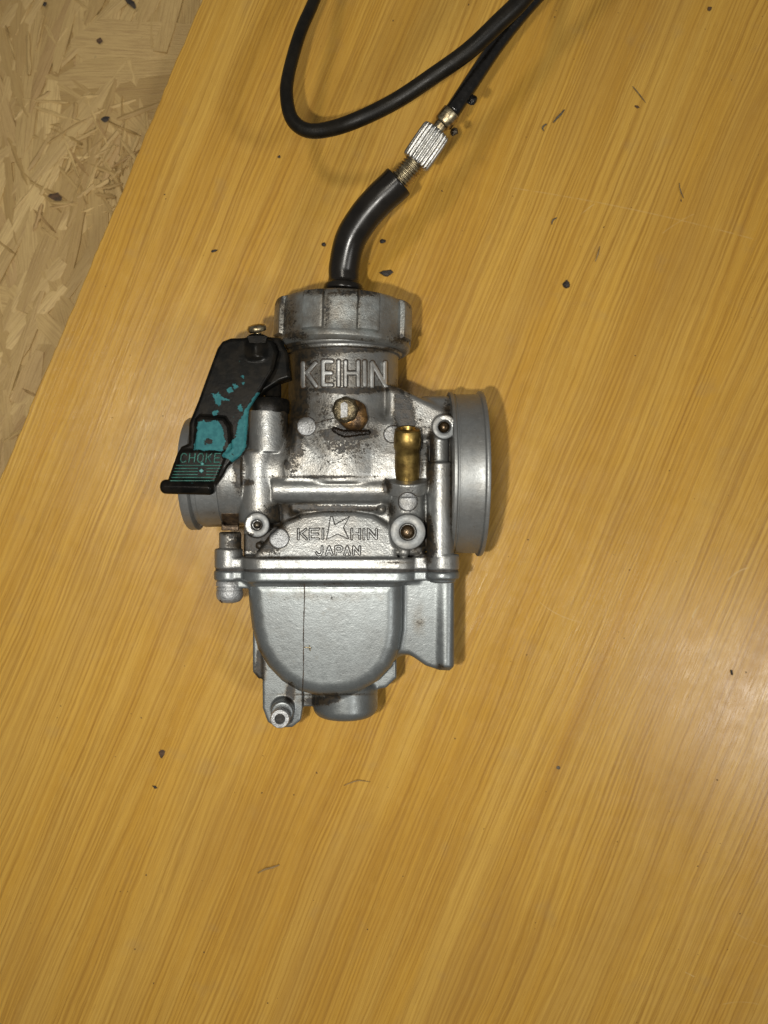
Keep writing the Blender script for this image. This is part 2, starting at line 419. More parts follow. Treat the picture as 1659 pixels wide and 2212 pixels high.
def lever_mat():
    m = M('worn_teal_lever')
    t = m.attr('teal'); n = m.noise(0.075, 6, 0.65); n2 = m.noise(0.3, 3, 0.6)
    v = m.math('ADD', m.math('ADD', t, m.math('MULTIPLY', m.math('SUBTRACT', n, 0.5), 2.0)), m.math('MULTIPLY', m.math('SUBTRACT', n2, 0.5), 0.6))
    k = m.rng(v, 0.49, 0.53)
    dark = m.mix(m.rng(m.noise(0.05, 5), 0.4, 0.65), (0.004, 0.004, 0.0037), (0.010, 0.0085, 0.0065))
    teal = m.mix(m.rng(m.noise(0.12, 3), 0.35, 0.65), (0.022, 0.105, 0.118), (0.032, 0.140, 0.150))
    c = m.mix(k, dark, teal)
    r = m.rng(k, 0, 1, 0.24, 0.40)
    return m.set(color=c, rough=r, spec=0.045, normal=m.bump(m.math('ADD', m.math('MULTIPLY', m.noise(0.12, 3, 0.6), 0.4), m.math('MULTIPLY', k, 1.0)), 0.25, 1.5))
MAT['lever'] = lever_mat()
MAT['lever_rib'] = simple('lever_rib_green', (0.014, 0.07, 0.055), (0.035, 0.15, 0.12), (0.25, 0.4), sc=0.06, bump=0.4)

def wood_mat():
    m = M('wood_panel')
    ang = math.radians(-67.5)
    # local frame: y along the grain
    co = m.map(rot=(0, 0, math.radians(90 - 67.5) * 1.0))      # turn the grain direction onto +Y
    warp = m.noise(1.0, 2, 0.5, co=m.map((0.0022, 0.0007, 1), co=co))
    cmb = m.t.nodes.new('ShaderNodeCombineXYZ'); m.lk(m.math('MULTIPLY', m.math('SUBTRACT', warp, 0.5), 70.0), cmb.inputs[0])
    ad = m.t.nodes.new('ShaderNodeVectorMath'); ad.operation = 'ADD'; m.lk(co, ad.inputs[0]); m.lk(cmb.outputs[0], ad.inputs[1]); c2 = ad.outputs[0]
    wig = m.noise(1.0, 2, 0.5, co=m.map((0.02, 0.008, 1), co=c2))
    cmb2 = m.t.nodes.new('ShaderNodeCombineXYZ'); m.lk(m.math('MULTIPLY', m.math('SUBTRACT', wig, 0.5), 7.0), cmb2.inputs[0])
    ad2 = m.t.nodes.new('ShaderNodeVectorMath'); ad2.operation = 'ADD'; m.lk(c2, ad2.inputs[0]); m.lk(cmb2.outputs[0], ad2.inputs[1]); c2 = ad2.outputs[0]
    broad = m.noise(1.0, 3, 0.55, co=m.map((0.009, 0.0006, 1), co=c2))
    mid = m.noise(1.0, 3, 0.6, co=m.map((0.05, 0.0006, 1), co=c2))
    ring = m.noise(1.0, 1, 0.4, co=m.map((0.14, 0.0007, 1), co=c2))
    line = m.noise(1.0, 2, 0.5, co=m.map((0.23, 0.0017, 1), co=c2, loc=(40, 7, 0)))
    fib = m.noise(1.0, 2, 0.6, co=m.map((0.52, 0.0035, 1), co=c2))
    pore = m.noise(1.0, 2, 0.5, co=m.map((0.62, 0.018, 1), co=c2, loc=(77, 5, 0)))
    fine2 = m.noise(1.0, 2, 0.55, co=m.map((0.55, 0.02, 1), co=c2, loc=(7, 55, 0)))
    light = (0.620, 0.375, 0.074); gold = (0.560, 0.312, 0.046); dark = (0.420, 0.205, 0.026)
    c = m.mix(m.rng(broad, 0.36, 0.64), light, gold)
    c = m.mix(m.rng(mid, 0.42, 0.75, 0, 0.28), c, dark)
    c = m.mix(m.rng(ring, 0.48, 0.66, 0, 0.28), c, (0.330, 0.150, 0.020))
    c = m.mix(m.rng(line, 0.55, 0.66, 0, 0.44), c, (0.275, 0.130, 0.016))
    c = m.mix(m.rng(line, 0.44, 0.36, 0, 0.25), c, (0.64, 0.40, 0.08))
    sx = m.t.nodes.new('ShaderNodeSeparateXYZ'); m.lk(c2, sx.inputs[0])
    ph = m.math('ADD', m.math('MULTIPLY', sx.outputs[0], 0.56), m.math('MULTIPLY', m.noise(1.0, 2, 0.5, co=m.map((0.014, 0.0005, 1), co=c2, loc=(3, 5, 0))), 34.0))
    sn = m.math('ADD', m.math('MULTIPLY', m.math('SINE', ph), 0.5), 0.5)
    amp = m.rng(m.noise(1.0, 2, 0.5, co=m.map((0.03, 0.0014, 1), co=c2, loc=(13, 1, 0))), 0.38, 0.62, 0.10, 0.54)
    c = m.mix(m.math('MULTIPLY', m.math('POWER', sn, 2.4), amp), c, (0.30, 0.142, 0.022))
    c = m.mix(m.rng(fib, 0.35, 0.7, 0, 0.34), c, (0.28, 0.135, 0.024))
    c = m.mix(m.rng(pore, 0.62, 0.72, 0, 0.45), c, (0.20, 0.085, 0.012))
    c = m.mix(m.rng(fine2, 0.58, 0.72, 0, 0.30), c, (0.66, 0.44, 0.12))
    blot = m.noise(1.0, 3, 0.5, co=m.map((0.0060, 0.0017, 1), co=co, loc=(9, 3, 0)))
    c = m.mix(m.rng(blot, 0.45, 0.72, 0, 0.38), c, (0.38, 0.205, 0.044))
    # greyish finger smears
    sm = m.rng(m.noise(0.011, 3, 0.5), 0.60, 0.75, 0, 0.18); c = m.mix(sm, c, (0.33, 0.22, 0.10))
    # fine scratches worn into the varnish
    sep = m.t.nodes.new('ShaderNodeSeparateXYZ'); m.lk(m.co, sep.inputs[0])
    X = m.math('ADD', sep.outputs[0], WOOD_O[0] / S); Y = m.math('ADD', sep.outputs[1], WOOD_O[1] / S)
    tot = None
    for (ax, ay), (bx, by), bow, wd, st in SCR:
        (x0, y0, _), (x1, y1, _) = U(ax, ay, TBL), U(bx, by, TBL); L = math.hypot(x1 - x0, y1 - y0); tx, ty = (x1 - x0) / L, (y1 - y0) / L
        dx = m.math('SUBTRACT', X, x0); dy = m.math('SUBTRACT', Y, y0)
        t = m.math('ADD', m.math('MULTIPLY', dx, tx), m.math('MULTIPLY', dy, ty)); s = m.math('SUBTRACT', m.math('MULTIPLY', dx, -ty), m.math('MULTIPLY', dy, -tx))
        tn = m.math('DIVIDE', t, L); arc = m.math('MULTIPLY', m.math('MULTIPLY', tn, m.math('SUBTRACT', 1.0, tn)), bow * 4)
        dd = m.math('ABSOLUTE', m.math('SUBTRACT', s, arc))
        k = m.math('MULTIPLY', m.rng(dd, wd * 0.4, wd, st, 0), m.math('MULTIPLY', m.rng(tn, 0.0, 0.03), m.rng(tn, 0.97, 1.0, 1, 0)))
        tot = k if tot is None else m.math('MAXIMUM', tot, k)
    tot = m.math('MULTIPLY', tot, m.rng(m.noise(0.035, 3), 0.38, 0.55, 0.15, 1))
    c = m.mix(tot, c, (0.60, 0.42, 0.18))
    r = m.rng(m.noise(0.02, 4, 0.6), 0.3, 0.7, 0.22, 0.30)
    h = m.math('ADD', m.math('ADD', m.math('MULTIPLY', fib, 0.7), m.math('MULTIPLY', line, 0.5)), m.math('ADD', m.math('MULTIPLY', fine2, 0.9), m.math('MULTIPLY', pore, -0.5)))
    return m.set(color=c, rough=r, spec=0.42, normal=m.bump(h, 0.20, 1.2))
SCR = [((1100, 405), (1640, 520), 10, 2.0, 0.30), ((1240, 478), (1285, 440), 2, 1.6, 0.5), ((1430, 505), (1500, 462), 3, 1.8, 0.3), ((1580, 2010), (1680, 2050), -6, 1.6, 0.3),
       ((1165, 1300), (1260, 1345), -8, 1.5, 0.5), ((1495, 1335), (1520, 1300), 4, 2.6, 0.8), ((1480, 2100), (1500, 2110), 0, 1.6, 0.7), ((1560, 2170), (1640, 2170), 6, 1.4, 0.35), ((1570, 1255), (1620, 1225), 5, 2.4, 0.6)]

# ================================================================ THE SETTING: wood panel on a chipboard bench
edge_top = U(437, 0, TBL); edge_bot = U(0, 1035, TBL)
ed = np.array(edge_bot[:2]) - np.array(edge_top[:2]); ed = ed / np.linalg.norm(ed)   # towards lower left
nr = np.array([-ed[1], ed[0]]);  nr = nr if nr[0] > 0 else -nr                             # towards the panel
e0 = np.array(edge_top[:2])
N = 260; V = []; Fc = []
T = np.linspace(-900, 2900, N)
wobble = np.cumsum(rng.normal(0, 0.5, N)); wobble -= np.linspace(0, wobble[-1], N); wobble = np.clip(wobble, -3, 3) + rng.normal(0, 0.7, N)
TH = 126.0
for i, t in enumerate(T):
    a = e0 + ed * t + nr * wobble[i]; a2 = e0 + ed * t + nr * (wobble[i] + 2.5); b = e0 + ed * t + nr * 2900
    V += [(a[0], a[1], TBL - TH), (a[0], a[1], TBL - 2.5), (a2[0], a2[1], TBL), (b[0], b[1], TBL), (b[0], b[1], TBL - TH)]
for i in range(N - 1):
    for k in range(4):
        Fc.append((i * 5 + k, (i + 1) * 5 + k, (i + 1) * 5 + k + 1, i * 5 + k + 1))
    Fc.append((i * 5 + 4, (i + 1) * 5 + 4, (i + 1) * 5, i * 5))
Fc += [(4, 3, 2, 1, 0), tuple((N - 1) * 5 + k for k in range(5))]
WOOD_O = to_world([(0, 0, TBL)])[0]
MAT['wood'] = wood_mat()
panel = build('wooden_board', V, Fc, MAT['wood'], smooth=False, origin=WOOD_O)
import bmesh
bm = bmesh.new(); bm.from_mesh(panel.data); bmesh.ops.recalc_face_normals(bm, faces=bm.faces); bm.to_mesh(panel.data); bm.free()
tag(panel, 'golden varnished wood panel under the carburetor, fine streaky grain running up to the right', 'wooden board')

# OSB bench top
HB = TBL - TH
def strand_mat():
    m = M('wood_strand_fibre')
    oi = m.t.nodes.new('ShaderNodeObjectInfo'); rnd = oi.outputs['Random']
    c = m.mix(rnd, (0.36, 0.235, 0.082), (0.58, 0.415, 0.175))
    rnd2 = m.math('FRACT', m.math('MULTIPLY', rnd, 17.3)); c = m.mix(m.rng(rnd2, 0.80, 0.95, 0, 0.6), c, (0.36, 0.22, 0.09))
    off = m.t.nodes.new('ShaderNodeVectorMath'); off.operation = 'ADD'; cm = m.t.nodes.new('ShaderNodeCombineXYZ')
    m.lk(m.math('MULTIPLY', rnd, 900.0), cm.inputs[0]); m.lk(m.math('MULTIPLY', rnd2, 700.0), cm.inputs[1]); m.lk(m.co, off.inputs[0]); m.lk(cm.outputs[0], off.inputs[1])
    f = m.noise(1.0, 4, 0.65, co=m.map((0.012, 0.32, 0.1), co=off.outputs[0])); b = m.noise(0.02, 4, 0.6, co=off.outputs[0])
    c = m.mix(m.rng(f, 0.42, 0.72, 0, 0.6), c, (0.26, 0.15, 0.055))
    c = m.mix(m.rng(b, 0.5, 0.75, 0, 0.4), c, (0.38, 0.25, 0.10))
    c = m.mix(m.rng(m.noise(0.07, 3, 0.6, co=off.outputs[0]), 0.70, 0.78, 0, 0.6), c, (0.10, 0.075, 0.035))
    h = m.math('ADD', m.math('MULTIPLY', f, 1.4), b)
    return m.set(color=c, rough=0.6, normal=m.bump(h, 0.6, 3.0))
MAT['strand'] = strand_mat()
MAT['osb_base'] = simple('osb_base', (0.34, 0.24, 0.12), (0.22, 0.14, 0.06), (0.6, 0.8), sc=0.02, bump=1.0, bs=0.1)
xs = np.linspace(-2600, 1500, 42); ys = np.linspace(-2600, 2600, 53)
V = []; Fc = []
for x in xs:
    for y in ys: V.append((x, y, HB - 4 + random.uniform(-1.5, 1.5)))
for i in range(len(xs) - 1):
    for j in range(len(ys) - 1): Fc.append((i * 53 + j, (i + 1) * 53 + j, (i + 1) * 53 + j + 1, i * 53 + j + 1))
osb = build('osb_board', V, Fc, MAT['osb_base'])
osb['kind'] = 'structure'; tag(osb, 'pale oriented strand board of rough pressed wood chips, seen beyond the panel edge', 'strand board')
strand_meshes = []
def strand_mesh(L, Wd, ragged):
    n = 7; V = []; Fc = []; bend = random.uniform(-0.03, 0.03) * L; tw = random.uniform(-1.5, 1.5)
    for i in range(n):
        t = i / (n - 1); x = (t - .5) * L; taper = min(1, (min(t, 1 - t) + 0.10 * random.random()) * random.uniform(4, 6) + 0.12)
        cy = bend * (1 - (2 * t - 1) ** 2); h = Wd / 2 * taper
        j1, j2 = random.uniform(-ragged, ragged) * Wd, random.uniform(-ragged, ragged) * Wd
        z = 0.8 * math.sin(t * 3.1 + tw)
        V += [(x + random.uniform(-2, 2), cy - h + j1, z), (x, cy + random.uniform(-.1, .1) * h, z + 2.2 + random.uniform(0, 2.2)), (x + random.uniform(-2, 2), cy + h + j2, z + random.uniform(-.6, .6))]
        V += [(x, cy - h + j1, z - 5), (x, cy + h + j2, z - 5)]
    for i in range(n - 1):
        a = i * 5; b = (i + 1) * 5
        Fc += [(a, b, b + 1, a + 1), (a + 1, b + 1, b + 2, a + 2), (a + 3, b + 3, b, a), (a + 2, b + 2, b + 4, a + 4)]
    Fc += [(0, 1, 2, 4, 3), (n * 5 - 5, n * 5 - 2, n * 5 - 1, n * 5 - 3, n * 5 - 4)]
    me = bpy.data.meshes.new('wood_strand'); me.from_pydata([(x * S, y * S, z * S) for x, y, z in V], [], Fc)
    me.materials.append(MAT['strand']); me.polygons.foreach_set('use_smooth', [True] * len(me.polygons))
    try: me.set_sharp_from_angle(angle=math.radians(35))
    except Exception: pass
    me.update(); return me
big = [strand_mesh(random.uniform(380, 700), random.uniform(90, 170), 0.04) for _ in range(8)]
midm = [strand_mesh(random.uniform(220, 480), random.uniform(26, 64), 0.05) for _ in range(12)]
sml = [strand_mesh(random.uniform(50, 140), random.uniform(5, 13), 0.15) for _ in range(12)]
oloc = np.array(ROOTLOC['osb_board'])
def put_strand(me, px, py, ang, lift, tilt=0.0):
    h = HB + lift; o = bpy.data.objects.new('wood_strand', me); col.objects.link(o); o.parent = osb
    p = to_world([U(px, py, h)])[0] - oloc; o.location = p
    o.rotation_euler = (random.gauss(0, 0.045), random.gauss(0, 0.010) + tilt, math.radians(ang))
def visible(px, py, m=40): return px < 437 - py * 437 / 1035 + m
rs = random.Random(11)
cnt = 0
spots = []
while cnt < 60:
    px = rs.uniform(-140, 470); py = rs.uniform(-120, 1150)
    if visible(px, py, 70) :
        put_strand(rs.choice(big), px, py, rs.choice([rs.gauss(68, 14), rs.gauss(68, 14), rs.gauss(95, 25), rs.uniform(-20, 30)]), rs.uniform(0, 5)); cnt += 1
put_strand(big[0], 325, 170, 2, 8); put_strand(big[1], 350, 105, -3, 9.5); put_strand(big[2], 250, 195, 4, 10)
for (x, y, a) in [(62, 180, 84), (40, 60, 88), (100, 90, 74), (140, 60, 68), (85, 300, 80), (20, 330, 95), (55, 620, 66), (95, 560, 60), (30, 820, 72), (140, 480, 58)]:
    put_strand(rs.choice(midm), x, y, a, rs.uniform(9, 13))
cnt = 0
while cnt < 90:
    px = rs.uniform(-120, 460); py = rs.uniform(-100, 1120)
    if visible(px, py, 50) and not (230 < px < 430 and 60 < py < 225):
        put_strand(rs.choice(midm), px, py, rs.choice([rs.gauss(66, 13), rs.gauss(66, 16), rs.gauss(100, 30)]), rs.uniform(6, 13)); cnt += 1
cnt = 0
while cnt < 80:
    if rs.random() < 0.6: px, py = rs.gauss(190, 70), rs.gauss(350, 90)
    else: px, py = rs.uniform(0, 430), rs.uniform(0, 1000)
    if visible(px, py, 10) and not (230 < px < 430 and 60 < py < 225):
        put_strand(rs.choice(sml), px, py, rs.uniform(0, 180), rs.uniform(12, 17)); cnt += 1

# ================================================================ THE CARBURETTOR
carb = empty('carburetor', U(760, 1120, TBL), 'used grey cast metal motorcycle carburetor lying on its side on the golden wood panel', 'carburetor')
A_ = lambda px, py, h: np.array(U(px, py, h))
# ---- body casting
YF = lambda y: (1106 - y) * (D - 112) / D           # the joint plane keeps one world height all round
B = Field((-428, -150, -184), (216, 372, 190), 2.0)
YB = 1106 - 1024.0                                   # bore axis
def bx(x0, x1, r, k=0, rr=2.0, cut=False, r1=None): B.cyl((x0, YB, 0), (x1, YB, 0), r, k, rr, cut, r1)
bx(-300, 90, 104, 0)
bx(-345, -290, 111, 6)
B.box((20, YB - 120, -92), (80, YB + 120, 70), 14, 30, rc=60)
B.box((66, YB - 164, -96), (150, YB + 160, 88), 8, 26)    # neck behind the bell, flattened towards the viewer
# slide chamber
cx, _, _ = U(742, 800, 0)
B.cyl((cx, 352, 0), (cx, 60, 0), 118, 14, 3)
B.cyl((cx, 364, 0), (cx, 340, 0), 134, 2, 5); B.cyl((cx, 341, 0), (cx, 333, 0), 125, 2, 3)
# shoulder block below the chamber
B.poly(UP([(634, 905), (850, 905), (872, 960), (868, 1034), (622, 1034), (622, 1000)], 100), -95, 104, 26, 14, slope=(0, -0.02))
B.poly(UP([(640, 930), (700, 1000), (770, 1034), (622, 1034), (616, 1006), (626, 990)], 100), 0, 110, 10, 8)
# lower web
B.box((-300, -98, -70), (-190, -30, 22), 6, 5)
B.box((-215, -95, -88), (15, 70, 72), 14, 8)
# arm to the right hand screw boss
B.poly(UP([(835, 835), (862, 842), (968, 892), (978, 925), (955, 948), (905, 950), (850, 985), (835, 960)], 60), -55, 98, 10, 12)
B.cyl(A_(960, 922, 20), A_(960, 922, 140), 24.5, 4, 2.5)
B.cyl(A_(960, 922, 122), A_(960, 922, 150), 12.5, 0, 1, cut=True)
# vertical tube on the right and its ear
B.cyl(A_(949, 935, 98), A_(949, 1010, 98), 19, 5, 2)
B.cyl(A_(951, 1000, 98), (A_(951, 1200, 98)[0], YF(1205), 98), 27.5, 4, 3)
B.cyl((A_(956, 0, 92)[0], YF(1198), 92), (A_(956, 0, 92)[0], YF(1231.5), 92), 34, 2, 4)
B.box((75, YF(1230), 10), (140, YF(1198), 96), 2, 4)
# choke column on the left
B.cyl(A_(578, 889, 66), A_(578, 980, 66), 42.5, 2, 3)
B.cyl(A_(561, 974, 66), A_(561, 1130, 66), 43, 3, 8)
B.box((-262, -30, -70), (-200, 190, 34), 8, 6)
B.cyl(A_(555, 1134, 0), A_(555, 1134, 116), 25, 4, 2.5)
B.cyl(A_(555, 1134, 104), A_(555, 1134, 130), 11, 0, 1, cut=True)
# horizontal tube
B.cyl(A_(590, 1057, 86), A_(845, 1057, 86), 27, 6, 3)
B.cyl(A_(630, 1099, 74), A_(826, 1096, 74), 9, 10, 4)
B.ball(A_(824, 1100, 84), 9, 3); B.ball(A_(632, 1108, 66), 9, 3); B.ball(A_(560, 1178, 62), 8, 3)
# fuel nipple column
B.poly(UP([(848, 1050), (912, 1050), (918, 1200), (842, 1200)], 80), -40, 84, 6, 10)
B.cyl(A_(879, 1050, 84), A_(879, 1180, 84), 36.5, 4, 4)
nip0 = A_(879, 1042, 92); nipd = np.array([0, 0.93, 0.37]); nipd /= np.linalg.norm(nipd)
B.cyl(nip0 - nipd * 17, nip0 + nipd * 11, 47.5, 0, 2.5); B.cyl(nip0 - nipd * 26, nip0 - nipd * 16, 38, 0, 1)
B.cyl(A_(881, 1149, 30), A_(881, 1149, 132), 35.5, 4, 3)
B.cyl(A_(881, 1149, 112), A_(881, 1149, 150), 17, 0, 1, cut=True)
B.ball(A_(872, 1192, 92), 12, 6)
# float chamber dome
B.poly(UP([(548, 1212), (556, 1190), (578, 1160), (612, 1130), (650, 1111), (700, 1106), (765, 1106), (806, 1112), (840, 1134), (856, 1160), (858, 1212)], 95), -100, 99, 6, 9, slope=(0, -0.17))
# gasket flange
fl = lambda y, h: (1106 - y) * (D - h) / D
B.box((-292, fl(1206, 112), -112), (72, fl(1231.5, 112), 118), 5, 3.5, rc=46)
XE = A_(494, 0, 62)[0]
B.box((XE, YF(1231.5), 20), (-250, YF(1206), 88), 6, 5)
B.cyl((XE, YF(1187), 62), (XE, YF(1231.5), 62), 29, 2, 4)
B.cyl((XE + 3, YF(1150), 62), (XE + 3, YF(1195), 62), 23, 1.5, 5)
B.box((62, YF(1231.5), -40), (112, YF(1203), 100), 3, 3)
# hollow bores
bx(150, 230, 128, 0, 1, cut=True); bx(196, 230, 160, 0, 1, cut=True, r1=168)
bx(-440, -330, 92, 0, 1, cut=True); bx(-330, 160, 84, 0, 1, cut=True)
V, Q = B.mesh(); body_bvh = bvh_of(V, Q)

def grime_attr(V, blobs, h_min=-1e9):
    fx = D / (D - V[:, 2]); px = 829.5 + V[:, 0] * fx; py = 1106 - V[:, 1] * fx
    g = np.zeros(len(V))
    for (bx_, by_, rx, ry, st) in blobs:
        q = ((px - bx_) / rx) ** 2 + ((py - by_) / ry) ** 2
        g = np.maximum(g, st * np.exp(-q * 0.9))
    return g
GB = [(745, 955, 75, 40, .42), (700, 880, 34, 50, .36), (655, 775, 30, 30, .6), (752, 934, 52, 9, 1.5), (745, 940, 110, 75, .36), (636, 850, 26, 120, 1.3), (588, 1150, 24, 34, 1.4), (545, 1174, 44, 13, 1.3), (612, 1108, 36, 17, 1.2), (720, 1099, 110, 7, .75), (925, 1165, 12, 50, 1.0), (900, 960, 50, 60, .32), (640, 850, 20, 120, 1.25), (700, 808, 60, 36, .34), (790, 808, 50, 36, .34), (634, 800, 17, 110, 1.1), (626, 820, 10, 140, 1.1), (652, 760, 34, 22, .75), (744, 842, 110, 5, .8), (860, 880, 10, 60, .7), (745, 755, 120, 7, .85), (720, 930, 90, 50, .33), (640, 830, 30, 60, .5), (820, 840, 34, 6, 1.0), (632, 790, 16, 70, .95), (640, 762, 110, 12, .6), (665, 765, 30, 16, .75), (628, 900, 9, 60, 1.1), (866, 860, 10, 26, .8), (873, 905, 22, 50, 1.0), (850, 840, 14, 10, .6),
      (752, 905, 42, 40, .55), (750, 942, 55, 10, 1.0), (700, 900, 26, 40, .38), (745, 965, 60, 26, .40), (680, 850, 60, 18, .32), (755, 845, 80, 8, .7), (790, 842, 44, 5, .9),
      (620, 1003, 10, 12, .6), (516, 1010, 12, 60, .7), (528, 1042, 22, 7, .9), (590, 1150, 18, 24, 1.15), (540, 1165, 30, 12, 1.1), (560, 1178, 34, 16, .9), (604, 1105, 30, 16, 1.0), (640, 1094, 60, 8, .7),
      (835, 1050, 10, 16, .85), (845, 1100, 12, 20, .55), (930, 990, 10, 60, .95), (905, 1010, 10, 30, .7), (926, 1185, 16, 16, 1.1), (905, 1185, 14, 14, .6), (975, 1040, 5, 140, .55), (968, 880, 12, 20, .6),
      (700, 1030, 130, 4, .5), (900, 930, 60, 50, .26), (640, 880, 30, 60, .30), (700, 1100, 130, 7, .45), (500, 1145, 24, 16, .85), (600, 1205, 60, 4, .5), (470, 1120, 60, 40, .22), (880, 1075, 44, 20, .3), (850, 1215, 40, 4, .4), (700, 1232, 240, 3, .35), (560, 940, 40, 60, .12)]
body = build('body_casting', V, Q, MAT['cast'], carb, attrs={'grime': grime_attr(V, GB)})
# thin flange edges read separately
# ---- float bowl
O = Field((-372, -470, -132), (160, -108, 140), 2.0)
yg = fl(1235, 112)
O.box((-292, yg, -112), (72, fl(1257, 112), 117), 3, 4, rc=46)
bowl_out = [(538, 1240), (538, 1256), (540, 1300), (546, 1355), (558, 1400), (580, 1438), (610, 1470), (645, 1491), (690, 1502), (735, 1502), (775, 1493), (815, 1470), (845, 1438), (862, 1400), (868, 1360), (869, 1300), (869, 1240)]
O.poly(UP(bowl_out, 60), -108, 99, 20, 34, slope=(0.02, 0.055))
O.poly(UP([(862, 1245), (979, 1249), (979, 1440), (972, 1450), (948, 1449), (920, 1440), (884, 1415), (860, 1412)], 60), -25, 60, 12, 9, slope=(0.05, 0.05))
O.poly(UP([(850, 1245), (900, 1245), (884, 1412), (850, 1425)], 60), -30, 40, 24, 12)
O.cyl(A_(963, 1250, 55), A_(963, 1440, 55), 14.5, 12, 6)
XR = A_(956, 0, 92)[0]
O.cyl((XR, YF(1235), 92), (XR, YF(1252), 92), 34.5, 2, 5); O.cyl((XR, YF(1250), 90), (XR, YF(1260), 90), 27, 3, 4)
O.box((62, YF(1256), -40), (112, YF(1235), 100), 3, 3)
XE = A_(494, 0, 62)[0]
O.box((XE, YF(1256), 20), (-250, YF(1235), 88), 4, 5); O.cyl((XE, YF(1235), 62), (XE, YF(1258), 62), 30, 2, 5)
O.box((XE + 10, YF(1275), 40), (-262, YF(1250), 80), 3, 4)
# drain lug, plug and rear steps
O.poly(UP([(566, 1400), (654, 1450), (654, 1530), (650, 1556), (632, 1571), (600, 1573), (578, 1560), (567, 1530)], 10), -34, 12, 4, 5)
O.poly(UP([(547, 1360), (575, 1360), (580, 1464), (560, 1465), (547, 1450)], 0), -90, 10, 4, 5)
O.poly(UP([(780, 1380), (857, 1380), (857, 1462), (834, 1484), (780, 1492)], 0), -80, 14, 5, 7)
O.cyl((U(746, 0, 0)[0], 1106 - 1470, -6), (U(746, 0, 0)[0], 1106 - 1547, -6), 70, 8, 22)
O.box((U(640, 0)[0], 1106 - 1528, -40), (U(700, 0)[0], 1106 - 1470, -5), 4, 4)
O.cyl(A_(612, 1527, 5), A_(609, 1540, 46), 24, 4, 4)
V, Q = O.mesh(); bowl_bvh = bvh_of(V, Q)
GO = [(563, 1445, 10, 26, 1.2), (560, 1420, 6, 20, .9), (627, 1497, 9, 20, 1.1), (718, 1508, 16, 9, 1.2), (690, 1514, 34, 10, .9), (905, 1345, 16, 34, .30), (560, 1330, 12, 60, .2), (700, 1290, 150, 12, .2), (950, 1440, 10, 8, .5), (700, 1500, 120, 3, .5), (620, 1560, 20, 8, .3), (700, 1262, 160, 4, .3)]
bowl = build('float_bowl', V, Q, MAT['bowl'], carb, attrs={'grime': grime_attr(V, GO)})
# gasket line
G = Field((-366, yg - 6, -118), (164, fl(1231, 112) + 6, 122), 1.6)
G.box((-290, yg - 3, -109), (70, fl(1231.5, 112) + 3, 115.4), 0, 1, rc=44)
G.cyl((XE, yg - 3, 62), (XE, YF(1231.5) + 3, 62), 27, 0, 1); G.cyl((XR, yg - 3, 92), (XR, YF(1231.5) + 3, 92), 31.5, 0, 1); G.box((XE, yg - 3, 22), (-250, YF(1231.5) + 3, 85), 0, 1); G.box((60, yg - 3, -38), (112, YF(1231.5) + 3, 97), 0, 1)
V, Q = G.mesh(); build('gasket', V, Q, MAT['gasket'], carb)
# drain nipple
a0 = A_(609, 1540, 40); a1 = A_(604.6, 1553, 92); dd = (a1 - a0)
L = np.linalg.norm(dd)
V, F_ = lathe([(0, 17), (L - 14, 17), (L - 12, 20), (L - 3, 20), (L, 18), (L + .5, 11), (L - 16, 9.5)], a0, dd, 40)
build('drain_nipple', V, F_[:-1], MAT['disc'], bowl, sharp=40)
V, F_ = lathe([(L - 14, 10), (L - 13, 10)], a0, dd, 24); build('drain_hole_shade', V, F_, MAT['hole'], bowl, smooth=False)  # dark disc closing the bore, its colour stands for the shade inside
# mould seam on the bowl: a hairline ridge full of dirt
P = []; ny = 70
for i in range(ny):
    t = i / (ny - 1); y = 1262 + (1503 - 1262) * t; x = 657.5 - 3.5 * t + 0.5 * math.sin(t * 11) + random.uniform(-.3, .3)
    wdt = 0.9 + 0.6 * abs(math.sin(t * 17)) + random.uniform(0, .5)
    for s in (-1, 0, 1):
        p = hit(bowl_bvh, x + s * wdt, y); P.append(U(x + s * wdt, y, p.z + (1.3 if s == 0 else -0.4)))
F_ = []
for i in range(ny - 1):
    for k in range(2): F_.append((i * 3 + k, (i + 1) * 3 + k, (i + 1) * 3 + k + 1, i * 3 + k + 1))
build('mould_seam', P, F_, MAT['grime'], bowl)
# little chip of dirt beside the seam
relief('dirt_fleck', bowl_bvh, lambda X, Y: seg_sdf(X, Y, [((658, 1398), (672, 1400)), ((668, 1395), (670, 1406))]) - 1.6, (655, 1392, 676, 1410), 0.8, 2.0, [MAT['steel']], bowl, bev=1.2)

def turned(name, prof, mat):
    V, F_ = lathe([(x, r) for x, r in prof], (0, YB, 0), (1, 0, 0), 160)
    return build(name, V, F_, mat, carb, sharp=38, attrs={'grime': grime_attr(V, GB) * 0.9})
turned('intake_bell', [(136, 120), (136.5, 172), (138, 175), (143, 175.5), (145, 174), (146, 170.5), (149, 170.2), (149.5, 171.6), (152, 171.6), (152.5, 170.3), (175, 170.5), (196, 171), (198.5, 172), (200.5, 176.5), (202, 177.4), (206.5, 177.4), (208.5, 176), (209, 172), (208, 166), (190, 160), (150, 132), (147, 84)], MAT['turned'])
turned('outlet_spigot', [(-338, 108), (-341, 113.5), (-384, 114.5), (-386, 109.5), (-395, 109.5), (-397, 118), (-399.5, 120.8), (-414, 121), (-417.5, 119), (-418.5, 114), (-418, 98), (-400, 92), (-330, 90)][::-1], MAT['turned'])
